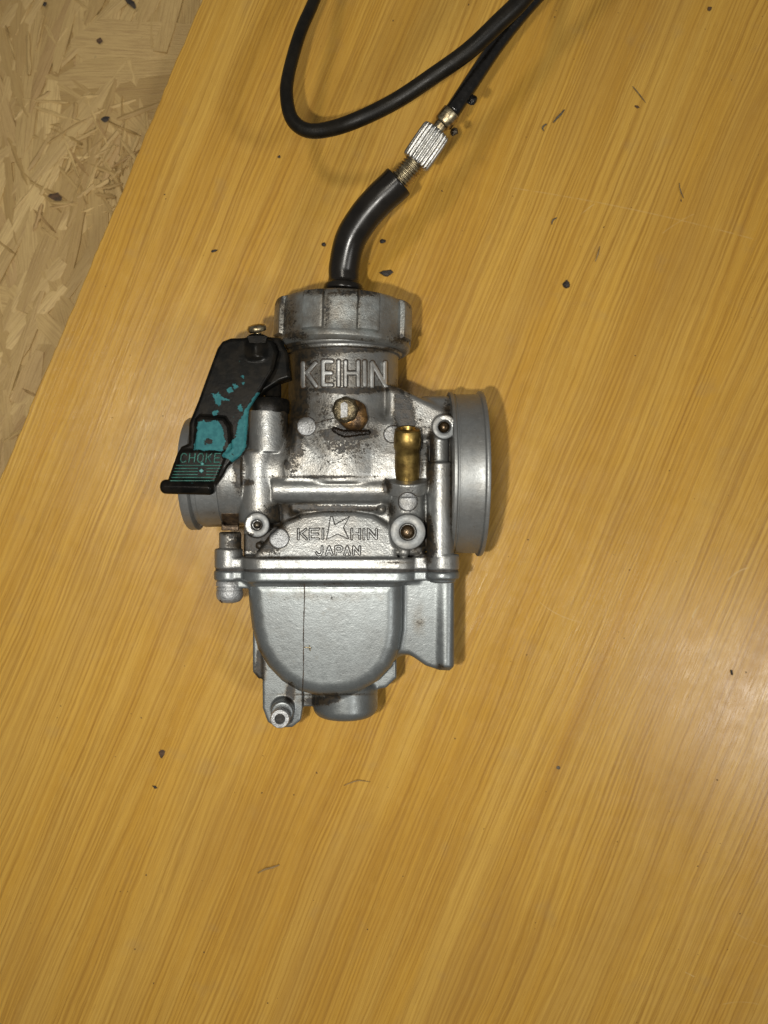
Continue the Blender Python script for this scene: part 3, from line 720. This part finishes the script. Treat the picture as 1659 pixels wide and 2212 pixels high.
# ---- raised marks on the body
LM = [MAT['raised'], MAT['grime']]; LM2 = [MAT['raised_low'], MAT['grime']]
word = [('K', 650, 687, 780, 838), ('E', 693.5, 721, 776, 836), ('I', 727, 736, 776, 837), ('H', 742, 778.5, 777, 837), ('I', 783.5, 792.5, 777, 836), ('N', 799.5, 837, 779, 838)]
for ch, x0, x1, y0, y1 in word: letter(ch, x0, x1, y0, y1, 4.5, body_bvh, 7.0, LM, body, step=1.1, skirt=2.3)
for ch, x0, x1 in [('K', 642, 664.5), ('E', 667.5, 691), ('I', 694, 701), ('H', 757.5, 779.5), ('I', 783, 789.5), ('N', 793, 815.5)]:
    letter(ch, x0, x1, 1140.5, 1166.5, 2.4, body_bvh, 4.3, LM2, body, step=0.8, skirt=1.2, bev=1.1)
for ch, x0, x1 in [('J', 681, 698), ('A', 702, 720), ('P', 723, 741), ('A', 742, 758), ('N', 761.5, 779.5)]:
    letter(ch, x0, x1, 1178, 1200, 2.4, body_bvh, 4.3, LM2, body, step=0.8, skirt=1.2, bev=1.1)
star = [(622.3 + a * .1302, 1089 + b * .1302) for a, b in [(700, 205), (742, 205), (775, 335), (1022, 200), (920, 388), (1017, 588), (823, 497), (632, 592), (668, 420)]]
relief('star_emblem', body_bvh, lambda X, Y: poly_sdf(X, Y, star), (704, 1114, 756, 1167), 0.8, 3.4, LM2, body, bev=1.1, skirt=1.2)
for (x, y, r, hgt) in [(603, 1163, 21.5, 4), (662, 921, 20.5, 4), (881, 1084, 20.5, 4.5), (848, 938, 19, 4)]:
    relief('casting_disc', body_bvh, lambda X, Y, x=x, y=y, r=r: np.hypot(X - x, Y - y) - r, (x - r, y - r, x + r, y + r), 1.4, hgt, [MAT['disc'], MAT['grime']], body, bev=1.6, skirt=1.8)

# ---- mixing chamber cap
capd = Vector((math.sin(math.radians(-2.0)) * -1, math.cos(math.radians(2.0)), 0)).normalized()
cp = np.array(U(741, 0, 0)); cp[1] = 347
def ribs(th, t, r):
    if r < 138: return r
    a = (math.degrees(th) - 22.5) % 45.0; a = min(a, 45 - a)
    k = min(max((9.6 - a) / 1.3, 0), 1); k = k * k * (3 - 2 * k)
    if t < 19.6: k *= max(0, (t - 17.0) / 2.5)
    return r + 9.0 * k
prof = [(-2, 118), (-3, 134), (0, 139), (6, 144), (13, 144.5), (16.5, 143), (19.5, 142), (40, 142), (60, 142), (78, 141.5), (88, 140.5), (95, 138.2), (100, 132), (103, 122), (104.5, 100), (104.5, 60), (104, 44)]
V, F_ = lathe(prof, cp, capd, 360, rmod=ribs, twist=0.0)
GC = [(620, 690, 26, 50, .38), (790, 690, 30, 60, .16), (640, 725, 40, 12, .55), (860, 735, 30, 14, .45), (750, 632, 60, 8, .5), (706, 670, 8, 50, .36), (775, 680, 8, 50, .3), (745, 735, 140, 9, .3)]
rr_ = np.hypot((V - cp)[:, 0] * capd.y - (V - cp)[:, 1] * capd.x, V[:, 2]); tt_ = (V - cp) @ np.array(capd)
gcap = grime_attr(V, GC); gcap[(rr_ < 147) & (tt_ > 19)] += 0.04; gcap[(np.abs(rr_ - 146.5) < 3.5) & (tt_ > 19)] += 0.3  # recesses and rib flanks coloured darker so the ribs stand out
cap = build('mixing_cap', V, F_, MAT['cap'], carb, attrs={'grime': gcap}, sharp=35)
# ---- rubber elbow
path = catmull([A_(743, 632, 0), A_(743, 600, 2), A_(744, 574, 6), A_(757, 518, 22), A_(786, 470, 40), A_(820, 431, 54), A_(848, 405, 62), A_(862, 391, 66)], 9)
n = len(path); rad = [32.5 + 2.6 * (i / n) for i in range(n)]
for i in range(3): rad[n - 1 - i] += [-1.5, -.3, 0][i]
V, F_ = sweep(path, rad, 40)
boot = build('rubber_elbow', V, F_, MAT['rubber'], carb)
V, F_ = lathe([(-2, 42), (4, 44), (12, 43), (16, 39), (18, 35), (24, 34), (30, 33)], A_(742, 631, 0), capd, 48); build('boot_collar', V, F_, MAT['rubber'], boot)
# ---- adjuster: threaded stem, knurled knob
t0 = A_(850, 404, 66); t1 = A_(897, 351, 84); d_ = t1 - t0; L = np.linalg.norm(d_)
pr = []
k = 0.0
while k < L + 8:
    pr += [(k, 20.0), (k + 2.2, 22.8), (k + 3.4, 22.8), (k + 5.6, 20.0)]; k += 6.4
V, F_ = lathe(pr, t0, d_, 40); build('threaded_stem', V, F_, MAT['steel'], carb, sharp=60)
k0 = A_(896, 352, 84); k1 = A_(945.5, 280, 104); d_ = k1 - k0; L = np.linalg.norm(d_)
def knurl(th, t, r):
    if r < 26: return r
    return r - 3.4 * (0.5 + 0.5 * math.cos(th * 20)) ** 1.5 * (1 if 5 < t < L - 6 else 0.2)
V, F_ = lathe([(-1, 16), (0, 26), (2, 29.5), (6, 31), (L * .3, 31.4), (L * .7, 31.4), (L - 7, 31), (L - 2, 29), (L, 24.5), (L + 1, 15)], k0, d_, 260, rmod=knurl)
build('knurled_knob', V, F_, MAT['zinc'], carb, sharp=60)

# ---- fuel nipple (brass)
V, F_ = lathe([(8, 25.5), (10, 26), (13, 26), (50, 25.6), (64, 24.8), (70, 25.4), (75, 27.4), (92, 28), (111, 25.8), (113.5, 23.5), (114, 17), (103, 15)], nip0, nipd, 48)
nipple = build('brass_nipple', V, F_, MAT['brass'], carb, sharp=50)
V, F_ = lathe([(103.5, 16), (104.5, 15)], nip0, nipd, 24); build('nipple_hole_shade', V, F_, MAT['dull_brass'], nipple)  # disc in darker brass, painted in for the shaded opening
# ---- screws recessed in bosses
def recessed(px, py, h, r, name, mat):
    V, F_ = lathe([(-14, r), (0, r), (4, r * .86), (6.5, r * .5), (7, 1)], A_(px, py, h), (0, 0, 1), 32); return build(name, V, F_, mat, carb)
def boss_face(px, py, h, r0, r1):
    V, F_ = lathe([(-3, r0), (0.4, r0 + .4), (1.2, r0 + 1.6), (1.2, r1 - 1.8), (0.2, r1 - 0.2), (-3, r1 - 0.1)], A_(px, py, h), (0, 0, 1), 56)
    build('boss_face', V, F_[:-2], MAT['face'], body)
boss_face(881, 1149, 132, 17, 35.5); boss_face(960, 922, 140, 12.5, 24.5); boss_face(555, 1134, 116, 11, 25)
recessed(881, 1149, 112, 15, 'brass_screw', MAT['dull_brass'])
recessed(960, 922, 124, 11, 'brass_screw', MAT['dull_brass'])
recessed(555, 1134, 106, 8, 'air_screw', MAT['dark_metal'])
# ---- idle screw with its bronze coloured washer
p = hit(body_bvh, 752, 888); sd = Vector((-0.10, -0.16, 1.0)).normalized()
base = np.array(p) - np.array([0, 0, 6])
V, F_ = lathe([(0, 29), (12, 31), (22, 29), (27, 25), (28, 10)], base + np.array([9, -9, 0]), Vector((0.12, -0.05, 1)), 48, rmod=lambda th, t, r: r * (1 + 0.05 * math.sin(3 * th + 1) + 0.03 * math.sin(7 * th)))
build('bronze_washer', V, F_, MAT['wax'], carb)
V, F_ = lathe([(8, 25), (30, 26), (36, 24), (39, 19), (40, 8), (40.2, 1)], base + np.array([-2, 4, 0]), sd, 48, rmod=lambda th, t, r: r * (1 + 0.03 * math.cos(8 * th)))
idle = build('idle_screw', V, F_, MAT['old_brass'], carb, sharp=50)
slot = [(-7, -16), (8, -14), (9, 12), (2, 17), (-7, 13)]
c = base + np.array([1, 2, 0]) + np.array(sd) * 41
V = [(c[0] + a * .85 - 4, c[1] + b * .95 + 2, c[2] + q) for q in (-4, 2.2) for a, b in slot]
build('polished_face', V, [(4, 3, 2, 1, 0), (5, 6, 7, 8, 9)] + [(i, (i + 1) % 5, (i + 1) % 5 + 5, i + 5) for i in range(5)], MAT['disc'], idle, smooth=False)
relief('oil_ledge', body_bvh, lambda X, Y: seg_sdf(X, Y, [((722, 928), (742, 937)), ((742, 937), (796, 934))]) - 6.5 - 3 * np.exp(-((X - 750) / 22) ** 2), (708, 912, 812, 952), 1.4, 7.0, [MAT['oil']], body, bev=5, wob=1.5)
relief('grass_shred', body_bvh, lambda X, Y: seg_sdf(X, Y, [((668, 918), (700, 909)), ((700, 909), (722, 903))]) - 1.4, (664, 900, 726, 922), 0.8, 5.0, [MAT['grime']], body, bev=1.2)

# ---- bowl screw on the left, underneath the ear
V, F_ = lathe([(-4, 10), (-3, 26), (0, 28), (7, 28.5), (8, 27), (8.5, 24.5), (10, 24.5), (10.5, 27), (13, 27.5), (15, 27), (15.5, 25), (16.5, 25), (17, 27.2), (24, 28.2), (33, 26.5), (40, 21), (43, 12), (44, 2)],
               (XE + 2, YF(1262), 62), (0, -1, 0), 48)
sc_ = build('bowl_screw', V, F_, MAT['zinc'] if False else MAT['disc'], carb, sharp=40)
for k in range(7):
    th = k * 0.9; x = 499 + 19 * math.cos(th)
    V, F_ = lathe([(0, 5), (4, 3.5), (7, .5)], (XE - 18 + k * 6.8, YF(1301) - 2 * math.sin(k * 2.1) + abs(k - 3) * 1.5, 66 + 12 * math.sin(k * 1.7)), (0.1 * math.sin(k), -1, 0.2), 8); build('dirt_fleck', V, F_, MAT['grime'], sc_)

# ---- choke lever
hL = 128.0
Lv = Field((-462, 10, 20), (-176, 372, 172), 1.5)
outl = [(499, 731), (533, 730), (560, 728), (590, 735), (600, 760), (590, 800), (566, 840), (548, 866), (538, 884), (535, 924), (532, 966), (522, 984), (501, 999), (492, 1010), (481, 1030), (464, 1052), (370, 1050), (362, 1040), (366, 1028), (374, 1005), (383, 980), (392, 965), (408, 958), (409, 914), (417, 895), (428, 868), (450, 807), (470, 753), (481, 738)]
Lv.poly(UP(outl, hL), hL - 14, hL + 6, 0, 6)
Lv.poly(UP([(576, 728), (606, 731), (622, 762), (628, 817), (606, 824), (566, 850), (540, 872), (560, 800)], 96), 60, 104, 6, 5)
Lv.poly(UP([(424, 906), (432, 898), (484, 902), (496, 920), (500, 968), (490, 978), (420, 974)], hL + 14), hL - 4, hL + 15, 5, 6)
Lv.poly(UP([(392, 972), (478, 974), (486, 990), (462, 1046), (366, 1046)], hL + 12), hL - 4, hL + 11, 4, 5)
Lv.cyl(A_(347, 1051, hL + 8), A_(464, 1054, hL + 8), 14.5, 3, 11)
Lv.cyl(A_(536, 750, hL - 6), A_(576, 750, hL - 6), 13, 5, 4)
Lv.cyl(A_(556, 724, hL - 8), A_(556, 776, hL - 8), 19, 10, 5)
V, Q = Lv.mesh(); lev_bvh = bvh_of(V, Q)
fx = D / (D - V[:, 2]); px = 829.5 + V[:, 0] * fx; py = 1106 - V[:, 1] * fx
teal = np.zeros(len(V))
for poly_, st in [([(428, 912), (440, 908), (452, 914), (466, 906), (478, 918), (486, 950), (482, 974), (420, 972), (424, 940)], 1.05),
                  ([(556, 846), (564, 852), (552, 872), (538, 884), (535, 924), (532, 966), (520, 986), (500, 1000), (505, 970), (512, 920), (524, 892), (540, 868)], .95),
                  ([(458, 850), (472, 848), (484, 858), (494, 864), (480, 866), (474, 878), (466, 872)], .95), ([(490, 840), (500, 836), (504, 846), (494, 850)], .9), ([(503, 830), (511, 828), (514, 838), (506, 842)], .9),
                  ([(520, 812), (528, 808), (526, 816)], .9), ([(520, 827), (528, 826), (527, 833)], .85), ([(512, 876), (520, 872), (526, 890), (518, 888)], .9), ([(458, 888), (472, 886), (470, 896), (460, 897)], .9), ([(490, 968), (512, 940), (520, 975), (505, 998), (480, 985)], .85)]:
    d2 = poly_sdf(px.astype(np.float32), py.astype(np.float32), poly_); teal = np.maximum(teal, st * np.clip(0.5 - d2 / 8.0, 0, 1) if st > .92 else st * np.clip(.62 - d2 / 6.0, 0, 1))
hole = np.exp(-(((px - 449) / 12) ** 2 + ((py - 953) / 8) ** 2)); teal -= 0.9 * hole
teal[V[:, 2] < hL - 12] = 0
lever = build('choke_lever', V, Q, MAT['lever'], carb, attrs={'teal': teal})
lever['label'] = 'black choke lever with worn teal paint and a ribbed thumb tab'
for i, ch in enumerate('CHOKE'):
    x0 = 388 + i * 18.2; letter(ch, x0, x0 + 15, 978, 1000, 1.7, lev_bvh, 4.0, [MAT['lever_rib'], MAT['black_plastic']], lever, step=0.8, skirt=0, slant=0.12, bev=1.0)
for i in range(6):
    y = 1005 + i * 6.6; a = 381 - i * 2.6; b = 478 - i * 3.0
    segs = [((a, y), (427, y)), ((446, y), (b, y))] if 0 < i < 4 else [((a, y), (b, y))]
    relief('grip_rib', lev_bvh, lambda X, Y, s=segs: seg_sdf(X, Y, s) - 1.4, (a, y - 2, b, y + 2), 0.9, 2.6, [MAT['lever_rib']], lever, bev=1.2)
MAT['teal'] = simple('teal_paint', (0.04, 0.185, 0.185), (0.05, 0.22, 0.20), (0.35, 0.5))
for (x, y, r) in [(437, 1002, 5), (435, 1017, 6)]:
    relief('grip_mark', lev_bvh, lambda X, Y, x=x, y=y, r=r: np.abs(X - x) + np.abs(Y - y) * 1.1 - r, (x - r, y - r, x + r, y + r), 0.8, 2.0, [MAT['teal']], lever, bev=1.2)
# lever pivot screw
V, F_ = lathe([(-24, 7), (0, 7.5), (2, 9)], A_(556, 722, hL - 2), (-0.05, 1, 0.1), 20)
ps = build('pivot_screw', V, F_, MAT['steel'], lever)
V, F_ = lathe([(0, 14), (2, 18.5), (8, 19), (13, 16), (15, 8), (15.3, 1)], A_(556, 717, hL + 2), (-0.16, 1, 0.35), 28); build('screw_head', V, F_, MAT['steel'], ps)
P0 = UP([(535, 727), (578, 727), (574, 742), (540, 742)], hL + 10)
V = [(x, y, z) for z in (hL - 6, hL + 16) for x, y in P0]
build('pivot_clip', V, [(0, 3, 2, 1), (4, 5, 6, 7), (0, 1, 5, 4), (1, 2, 6, 5), (2, 3, 7, 6), (3, 0, 4, 7)], MAT['black_plastic'], lever, smooth=False)
# choke plunger nut
V, F_ = lathe([(-3, 36), (-2, 41), (3, 42.5), (22, 42.5), (28, 39), (30, 30), (31, 12), (31, 1)], A_(580, 892, 66), (0, 1, 0), 48, rmod=lambda th, t, r: r * (1 + (0.035 * math.cos(6 * th) if r > 38 else 0)))
nut = build('choke_nut', V, F_, MAT['black_plastic'], carb, sharp=40)
V, F_ = lathe([(0, 17), (40, 17), (42, 22), (60, 22)], A_(590, 866, 66), (0, 1, 0), 32); build('choke_plunger', V, F_, MAT['black_plastic'], nut)
# brown sealed patch between left spigot and body
relief('rust_patch', body_bvh, lambda X, Y: np.maximum(np.abs(X - 497) - 19, np.abs(Y - 1127) - 19), (477, 1108, 517, 1147), 1.6, 1.2, [MAT['rust']], body, bev=2)

# ================================================================ THE CABLE
cpts = [A_(957, 264, 108), A_(975, 244, 112), A_(1020, 176, 112), A_(1072, 98, 110), A_(1120, 36, 112), A_(1160, -10, 114), A_(1260, -120, 120), A_(1420, -300, 130), A_(1560, -520, 150), A_(1500, -720, 170), A_(1330, -640, 180),
        A_(1240, -330, 178), A_(1190, -90, 176), A_(1132, -6, 172), A_(1074, 52, 166), A_(1012, 110, 152), A_(936.5, 164, 132), A_(853, 219, 108), A_(769, 260, 100), A_(706, 280, 80), A_(662, 281, 72), A_(632, 259, 68), A_(620, 217, 64), A_(622, 167, 56), A_(647, 75, 30), A_(679, 0, 0), A_(712, -90, -40), A_(780, -260, -110), A_(840, -420, -158)]
path = catmull(cpts, 10); n = len(path)
cable = empty('control_cable', U(978, 247, TBL), 'black sheathed cable rising from the knurled adjuster and looping across the top of the panel', 'cable')
seg1 = path[:60]
def rad_at(i):
    if i < 110: return 16.6
    t = min(max((i - 110) / 140.0, 0), 1); return 18.6 + (12.8 - 18.6) * t
V, F_ = sweep(path[10:], [rad_at(i) for i in range(10, n)], 28)
fmm = [1 if (f[0] // 28) < 40 else 0 for f in F_]
build('sheath', V, F_, [MAT['cable'], MAT['cable_oily']], cable, fmat=fmm)
f0 = A_(944, 282, 103); f1 = A_(976, 242, 112); d_ = f1 - f0; L = np.linalg.norm(d_)
V, F_ = lathe([(0, 14), (14, 14.5), (16, 17.5), (19, 19.6), (L - 2, 19.8), (L, 19), (L + .5, 15)], f0, d_, 36); fer = build('ferrule', V, F_, MAT['steel'], cable, sharp=50)
def flake(seed, r, flatness, stretch=1.0, ang=0.0, nseg=9):
    rr = random.Random(seed); V = []; Fc = []
    for ring, (q, z) in enumerate([(0.75, 0.0), (1.0, 0.35), (0.62, 0.85)]):
        for s in range(nseg):
            th = 2 * math.pi * s / nseg; k = q * (1 + rr.uniform(-.32, .32))
            x, y = r * stretch * k * math.cos(th), r * k * math.sin(th); c, sn = math.cos(ang), math.sin(ang)
            V.append((x * c - y * sn, x * sn + y * c, z * flatness + rr.uniform(-.1, .1) * flatness))
    V.append((0, 0, flatness * 1.0)); 
    for ring in range(2):
        for s in range(nseg): s2 = (s + 1) % nseg; Fc.append((ring * nseg + s, ring * nseg + s2, (ring + 1) * nseg + s2, (ring + 1) * nseg + s))
    for s in range(nseg): Fc.append((2 * nseg + s, 2 * nseg + (s + 1) % nseg, 3 * nseg))
    Fc.append(tuple(range(nseg))[::-1]); return np.array(V), Fc
V, F_ = flake(3, 9, 10, 1.2, 0.8); build('torn_flap', V + A_(1021, 218, 108), F_, MAT['cable_oily'], cable, smooth=False)
V, F_ = flake(5, 8, 9, 1.1, 0.2); build('dirt_lump', V + A_(981, 286, 96), F_, MAT['dark_metal'], fer, smooth=False)

# ================================================================ CRUMBS AND SHREDS ON THE PANEL
MAT['crumb'] = simple('black_crumb', (0.014, 0.011, 0.009), (0.045, 0.032, 0.022), (0.5, 0.8), bump=1.0)
MAT['brown'] = simple('brown_crumb', (0.10, 0.05, 0.02), (0.05, 0.03, 0.015), (0.6, 0.8), bump=1.0)
MAT['grey'] = simple('grey_fibre', (0.13, 0.11, 0.075), (0.06, 0.055, 0.045), (0.6, 0.8), bump=1.0)
MAT['straw'] = simple('straw_sliver', (0.30, 0.20, 0.08), (0.20, 0.12, 0.045), (0.5, 0.7), bump=1.0)
CR = [(1224, 616, 9.5, 7, 1.1, 90, 'crumb', 'dirt_crumb', 'round black crumb, the largest, on the open panel right of the cap', 'crumb'),
      (834, 591, 9, 6, 1.5, 8, 'crumb', 'dirt_crumb', 'ragged black crumb just right of the base of the rubber elbow', 'crumb'),
      (827, 522, 5.5, 5, 1.1, 30, 'crumb', 'dirt_crumb', 'small black crumb tucked beside the inner bend of the rubber elbow', 'crumb'),
      (700, 529, 5, 5, 1.0, 30, 'crumb', 'dirt_crumb', 'tiny black crumb touching the outer left side of the rubber elbow', 'crumb'),
      (463, 542, 3.2, 3, 2.6, 12, 'crumb', 'dirt_crumb', 'small dark oblong crumb left of the elbow, near the panel edge', 'crumb'),
      (603, 339, 3.6, 3, 1.1, 60, 'crumb', 'dirt_crumb', 'small dark speck of a crumb just below the cable loop', 'crumb'),
      (1532, 20, 5, 4, 1.2, 40, 'brown', 'dirt_crumb', 'reddish brown crumb near the top right corner of the panel', 'crumb'),
      (350, 1629, 7, 3, 1.35, 75, 'brown', 'dirt_crumb', 'brown oval crumb lying below and left of the carburetor', 'crumb'),
      (335, 1700, 3.2, 3, 2.2, -35, 'crumb', 'dirt_crumb', 'short dark crumb just under the brown oval crumb', 'crumb'),
      (1206, 1658, 4, 3, 1.3, 10, 'grey', 'dirt_crumb', 'small grey crumb on bare panel right of and below the float bowl', 'crumb'),
      (1580, 1452, 3.6, 3, 1.7, -70, 'crumb', 'dirt_crumb', 'small dark crumb beside the bright glare at the right edge', 'crumb'),
      (1376, 231, 3.6, 3, 1.6, -25, 'brown', 'dirt_crumb', 'tiny dark brown crumb alone in the upper right of the panel', 'crumb')]
for i, (x, y, r, fl_, st, ang, mt, nm, lb, cat) in enumerate(CR):
    V, F_ = flake(20 + i, r, fl_, st, math.radians(ang)); tag(build(nm, V + np.array(U(x, y, TBL)), F_, MAT[mt], smooth=False), lb, cat)
def shred(pts, wd, mat, label, name='wood_shred', cat='shred', seed=0):
    rr = random.Random(seed); pth = catmull([np.array(U(a, b, TBL + c)) for a, b, c in pts], 6); n = len(pth)
    V, F_ = sweep(pth, [0.78 * wd * (0.35 + 0.65 * math.sin(math.pi * (i + .6) / (n + .4))) * rr.uniform(.8, 1.2) for i in range(n)], 8)
    tag(build(name, V, F_, MAT[mat]), label, cat)
shred([(1195, 265, 3), (1204, 254, 4), (1212, 246, 5), (1219, 237, 4)], 3.4, 'grey', 'dark grey straight splinter on the panel right of the knurled adjuster knob', seed=1)
shred([(1175, 283, 2), (1172, 276, 4), (1177, 270, 5), (1181, 268, 3)], 2.6, 'grey', 'tiny curled dark shred between cable ferrule and the straight grey splinter', seed=2)
shred([(1192, 485, 2), (1194, 476, 4), (1203, 470, 3)], 2.4, 'grey', 'small bent grey shred at the left end of the long pale scratch', seed=3)
shred([(1286, 565, 2), (1291, 550, 4), (1296, 532, 3)], 2.6, 'straw', 'pale upright sliver up and right of the largest black crumb', seed=4)
shred([(1366, 186, 2), (1378, 200, 3), (1395, 222, 2)], 1.3, 'grey', 'thin straight dark fibre high on the right of the panel', name='fibre', cat='fibre', seed=5)
shred([(1467, 395, 2), (1470, 412, 4), (1477, 428, 2)], 1.4, 'grey', 'thin curved dark fibre above the long pale scratch', name='fibre', cat='fibre', seed=6)
shred([(557, 1886, 2), (572, 1878, 4), (588, 1874, 5), (604, 1868, 2)], 3.6, 'straw', 'flat straw coloured sliver on the panel far below the drain lug', seed=7)
shred([(742, 1697, 2), (760, 1690, 3), (775, 1686, 4), (800, 1689, 2)], 2.0, 'straw', 'light brown wispy shred directly below the carburetor bowl', seed=8)
shred([(1390, 1166, 2), (1398, 1157, 3), (1412, 1150, 2)], 2.2, 'grey', 'little forked grey shred on the right of the panel above the glare', seed=9) if False else None
# fine dust that nobody could count
Vs = []; Fs = []
for i in range(150):
    x = random.uniform(0, 1659); y = random.uniform(0, 2212)
    if x < 470 - y * 437 / 1035: continue
    V, F_ = flake(200 + i, random.choice([.7, .9, 1.1, 1.6]), 1.0, random.uniform(1, 1.8), random.uniform(0, 3), 5); o = sum(len(v) for v in Vs)
    Vs.append(V + np.array(U(x, y, TBL))); Fs += [tuple(k + o for k in f) for f in F_]
d = build('dust', np.concatenate(Vs), Fs, MAT['brown'], smooth=False); d['kind'] = 'stuff'; d['label'] = 'fine dark specks of dust scattered over the wood panel'; d['category'] = 'dust'
# dark marks on the strand board
for (x, y, r, st, ang, lb) in [(120, 425, 10, 1.7, -15, 'large ragged dark brown chip lying on the pale strand board'), (283, 8, 7, 2.6, -38, 'long black splinter at the top of the strand board'), (215, 89, 8, 1.0, 0, 'round dark brown chip on the strand board below the long splinter'),
                          (97, 9, 5, 1.0, 0, 'small black dot of bark near the top left of the strand board'), (228, 257, 7, 1.4, 20, 'small greenish dark chip midway down the strand board')]:
    V, F_ = flake(int(x), r, 2, st, math.radians(ang)); tag(build('bark_chip', V + np.array(U(x, y, HB + 19)), F_, MAT['brown' if r > 7 else 'crumb'], smooth=False), lb, 'bark chip')
